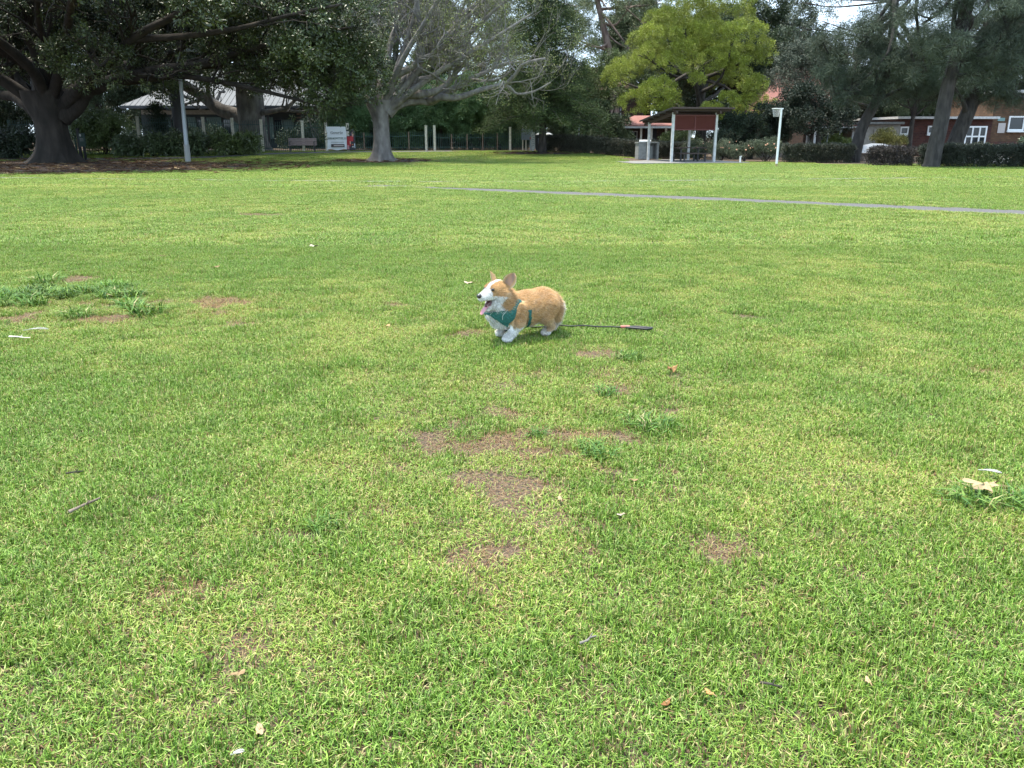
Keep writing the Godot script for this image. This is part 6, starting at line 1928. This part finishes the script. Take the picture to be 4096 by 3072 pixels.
	lm.tube(lp, radii(lp.size(), 0.0055, 0.0055), 7)
	part("strap", lm, M.black, ls)
	lm = MB.new()
	var hp := smooth([Vector3(0.50, 0.036, 0.04), Vector3(0.58, 0.040, 0.05), Vector3(0.66, 0.040, 0.075), Vector3(0.695, 0.038, 0.085), Vector3(0.66, 0.036, 0.105), Vector3(0.58, 0.036, 0.08), Vector3(0.505, 0.036, 0.052)], 4)
	lm.tube(hp, radii(hp.size(), 0.009, 0.009), 7)
	part("handle_loop", lm, M.black, ls)
	lm = MB.new()
	lm.tube([Vector3(0.47, 0.037, 0.035), Vector3(0.535, 0.040, 0.046)], [0.0115, 0.0115], 8)
	part("stitched_band", lm, mat(0.42, 0.14, 0.11, 0.7), ls)

# ------------------------------------------------------------------ fallen leaves, feathers, sticks
func dead_leaf(label: String, at: Vector2, size: float, c: Color, turn: float, curl: float, points: int, up := 0.03) -> void:
	var o := thing("fallen_leaf", label, "leaf", on(at.x, at.y, up), turn, "fallen leaves on the lawn")
	var mb := MB.new()
	mb.flat = true
	var n := points * 6
	var rim := []
	for k in n:
		var a := TAU * k / n
		var r := size * (0.30 + 0.24 * pow(absf(cos(a * points * 0.5)), 1.6)) * (1.25 if absf(a - PI) > 2.2 else 0.9)
		if size < 0.1: r = size * (0.5 - 0.2 * absf(sin(a)) + 0.04 * sin(a * 5.0 + size * 900.0))
		rim.append(Vector3(cos(a) * r, curl * size * (0.5 * cos(a * 2.0) + 0.22 * sin(a * points)) * 0.35, sin(a) * r * (0.8 if size > 0.1 else 0.7)))
	for layer in 2:
		for k in n:
			var f := mb.v.size()
			var lift := Vector3(0, -0.0012 * layer, 0)
			for p in [Vector3(0, 0.02 * size, 0) + lift, rim[k] + lift, rim[(k + 1) % n] + lift]:
				mb.v.append(p); mb.n.append(Vector3.UP); mb.c.append(c if k % 6 else c * 0.85)
			mb.ix.append_array(PackedInt32Array([f, f + 1, f + 2]))
	part("blade", mb, M.litter, o)
	var st := MB.new()
	st.tube([Vector3(0.0, 0.018 * size, 0), Vector3(-size * 0.4, 0.03 * size, 0), Vector3(-size * 0.75, -0.03 * size, size * 0.06)], [0.0016, 0.0016, 0.0013], 5)
	part("stalk", st, mat(0.3, 0.2, 0.1), o)

func feather(label: String, at: Vector2, l: float, turn: float, up := 0.04) -> void:
	var o := thing("feather", label, "feather", on(at.x, at.y, up), turn, "white feathers on the lawn")
	var r := RandomNumberGenerator.new()
	r.seed = int(at.x * 100)
	var q := MB.new()
	q.tube(smooth([Vector3(-l * 0.5, 0.0, 0), Vector3(0, 0.05 * l, 0), Vector3(l * 0.5, 0.01 * l, 0)], 4), radii(9, 0.0018, 0.0006), 5)
	part("quill", q, M.off_white, o)
	var b := MB.new()
	b.flat = true
	for k in 90:
		var t := lerpf(-0.28, 0.5, k / 90.0)
		for s in [-1.0, 1.0]:
			var p := Vector3(t * l, 0.05 * l * (1.0 - pow(absf(t) * 2.0, 2.0)) + 0.002, 0)
			var w := l * 0.16 * sin(PI * clampf((t + 0.34) / 0.86, 0, 1)) * r.randf_range(0.8, 1.1)
			b.leaf(p, Vector3(0.6, r.randf_range(-0.05, 0.2), s * 0.8).normalized(), Vector3(0.8, 0, -s * 0.6), w + 0.004, 0.004, Color(0.42, 0.42, 0.40))
	part("vane", b, M.litter, o)

func stick(label: String, a: Vector3, b: Vector3, r0: float, m: Material) -> void:
	var o := thing("stick", label, "stick", on(a.x, a.z))
	var mb := MB.new()
	var d := b - a
	var pts := smooth([Vector3(0, a.y, 0), d * 0.35 + Vector3(0.004, a.y + 0.004, 0.006), d * 0.7 + Vector3(-0.004, a.y - 0.002, -0.004), Vector3(d.x, b.y, d.z)], 4)
	mb.tube(pts, radii(pts.size(), r0, r0 * 0.55), 8, true, 0.25, 1.0)
	mb.tube([pts[6], pts[6] + Vector3(0.012, 0.012, -0.012)], [r0 * 0.5, r0 * 0.3], 5)
	part("wood", mb, m, o)

func make_small_things() -> void:
	var tan := Color(0.30, 0.20, 0.11)
	var pale := Color(0.38, 0.28, 0.165)
	dead_leaf("big pale lobed leaf propped on dark grass at the right", Vector2(1.89, -3.06), 0.125, pale, 2.9, 0.5, 7, 0.062)
	dead_leaf("orange-tan leaf lying right of the dog below the leash", Vector2(0.98, -4.88), 0.085, Color(0.34, 0.19, 0.09), 0.6, 1.1, 6, 0.04)
	var list := [[0.51, -3.19, 0.035, "small pale leaf right of the central bare patch"], [0.19, -3.01, 0.04, "small pale leaf below the central bare patch"], [0.41, -2.86, 0.032, "tiny grey-pink leaf below the central bare patch, to its right"], [-0.61, -1.68, 0.045, "straw-coloured leaf near the bottom edge, left of centre"], [-0.73, -1.90, 0.04, "thin tan leaf in the lower left foreground"], [0.51, -1.82, 0.03, "small orange leaf near the bottom edge, right of centre"], [0.39, -1.78, 0.035, "brown curled leaf near the bottom edge beside the orange one"], [-2.59, -10.87, 0.13, "white-looking leaf on the upper left lawn"], [-3.24, -9.06, 0.09, "small tan leaf on the upper left lawn"], [-0.43, -8.04, 0.09, "pinkish tan leaf on the lawn left of the dog's ears"], [-0.94, -6.13, 0.06, "small orange leaf on the lawn left of the dog"], [-4.17, -9.93, 0.08, "dark brown leaf on the upper left lawn"], [0.94, -1.87, 0.03, "tiny straw leaf in the lower right foreground"]]
	for k in list.size():
		var e: Array = list[k]
		dead_leaf(e[3], Vector2(e[0], e[1]), e[2], [tan, pale, Color(0.45, 0.36, 0.3), pale, tan, Color(0.5, 0.25, 0.1), Color(0.22, 0.11, 0.05), Color(0.36, 0.32, 0.26), tan, Color(0.55, 0.4, 0.3), Color(0.5, 0.3, 0.15), Color(0.16, 0.1, 0.06), pale][k], k * 1.7, 0.45, 5 + k % 3, 0.028)
	feather("white feather lying on the left lawn below the weedy patch", Vector2(-3.47, -5.9), 0.17, 0.15)
	feather("white feather just behind the big pale leaf on the right", Vector2(2.02, -3.25), 0.085, -0.5)
	feather("bit of white feather at the very bottom edge", Vector2(-0.64, -1.60), 0.028, 0.4, 0.03)
	stick("short brown stick lying in the left foreground grass", Vector3(-1.665, 0.042, -2.845), Vector3(-1.605, 0.046, -2.965), 0.0068, M.timber)
	stick("dark twig lying above the brown stick on the left", Vector3(-1.88, 0.035, -3.24), Vector3(-1.82, 0.038, -3.26), 0.004, M.dark_bark)
	stick("pale broken twig beside the feather on the left", Vector3(-3.55, 0.038, -5.70), Vector3(-3.38, 0.04, -5.66), 0.006, M.cream)
	stick("grey weathered twig in the lower middle foreground", Vector3(0.19, 0.036, -2.02), Vector3(0.24, 0.04, -2.05), 0.004, M.twig)
	stick("dark short twig in the lower right foreground", Vector3(0.65, 0.034, -1.85), Vector3(0.70, 0.036, -1.83), 0.0035, M.dark_bark)

func _ready() -> void:
	field.seed = 5
	field.frequency = 0.05
	field2.seed = 9
	field2.frequency = 0.05
	sky_and_camera()
	make_materials()
	make_sprigs()
	make_ground()
	strip("asphalt_path", [PATH_A, PATH_B, PATH_C], 1.05, M.asphalt, 0.012, 1)
	strip("concrete_edging", EDGE, 0.2, M.concrete, 0.016, 2)
	strip("back_path", BACK_PATH, 1.5, M.asphalt, 0.012, 3)
	make_lawn()
	make_litter()
	make_buildings()
	make_trees()
	far_wood()
	make_hedges()
	make_furniture()
	make_dog()
	coarse_tufts()
	make_small_things()
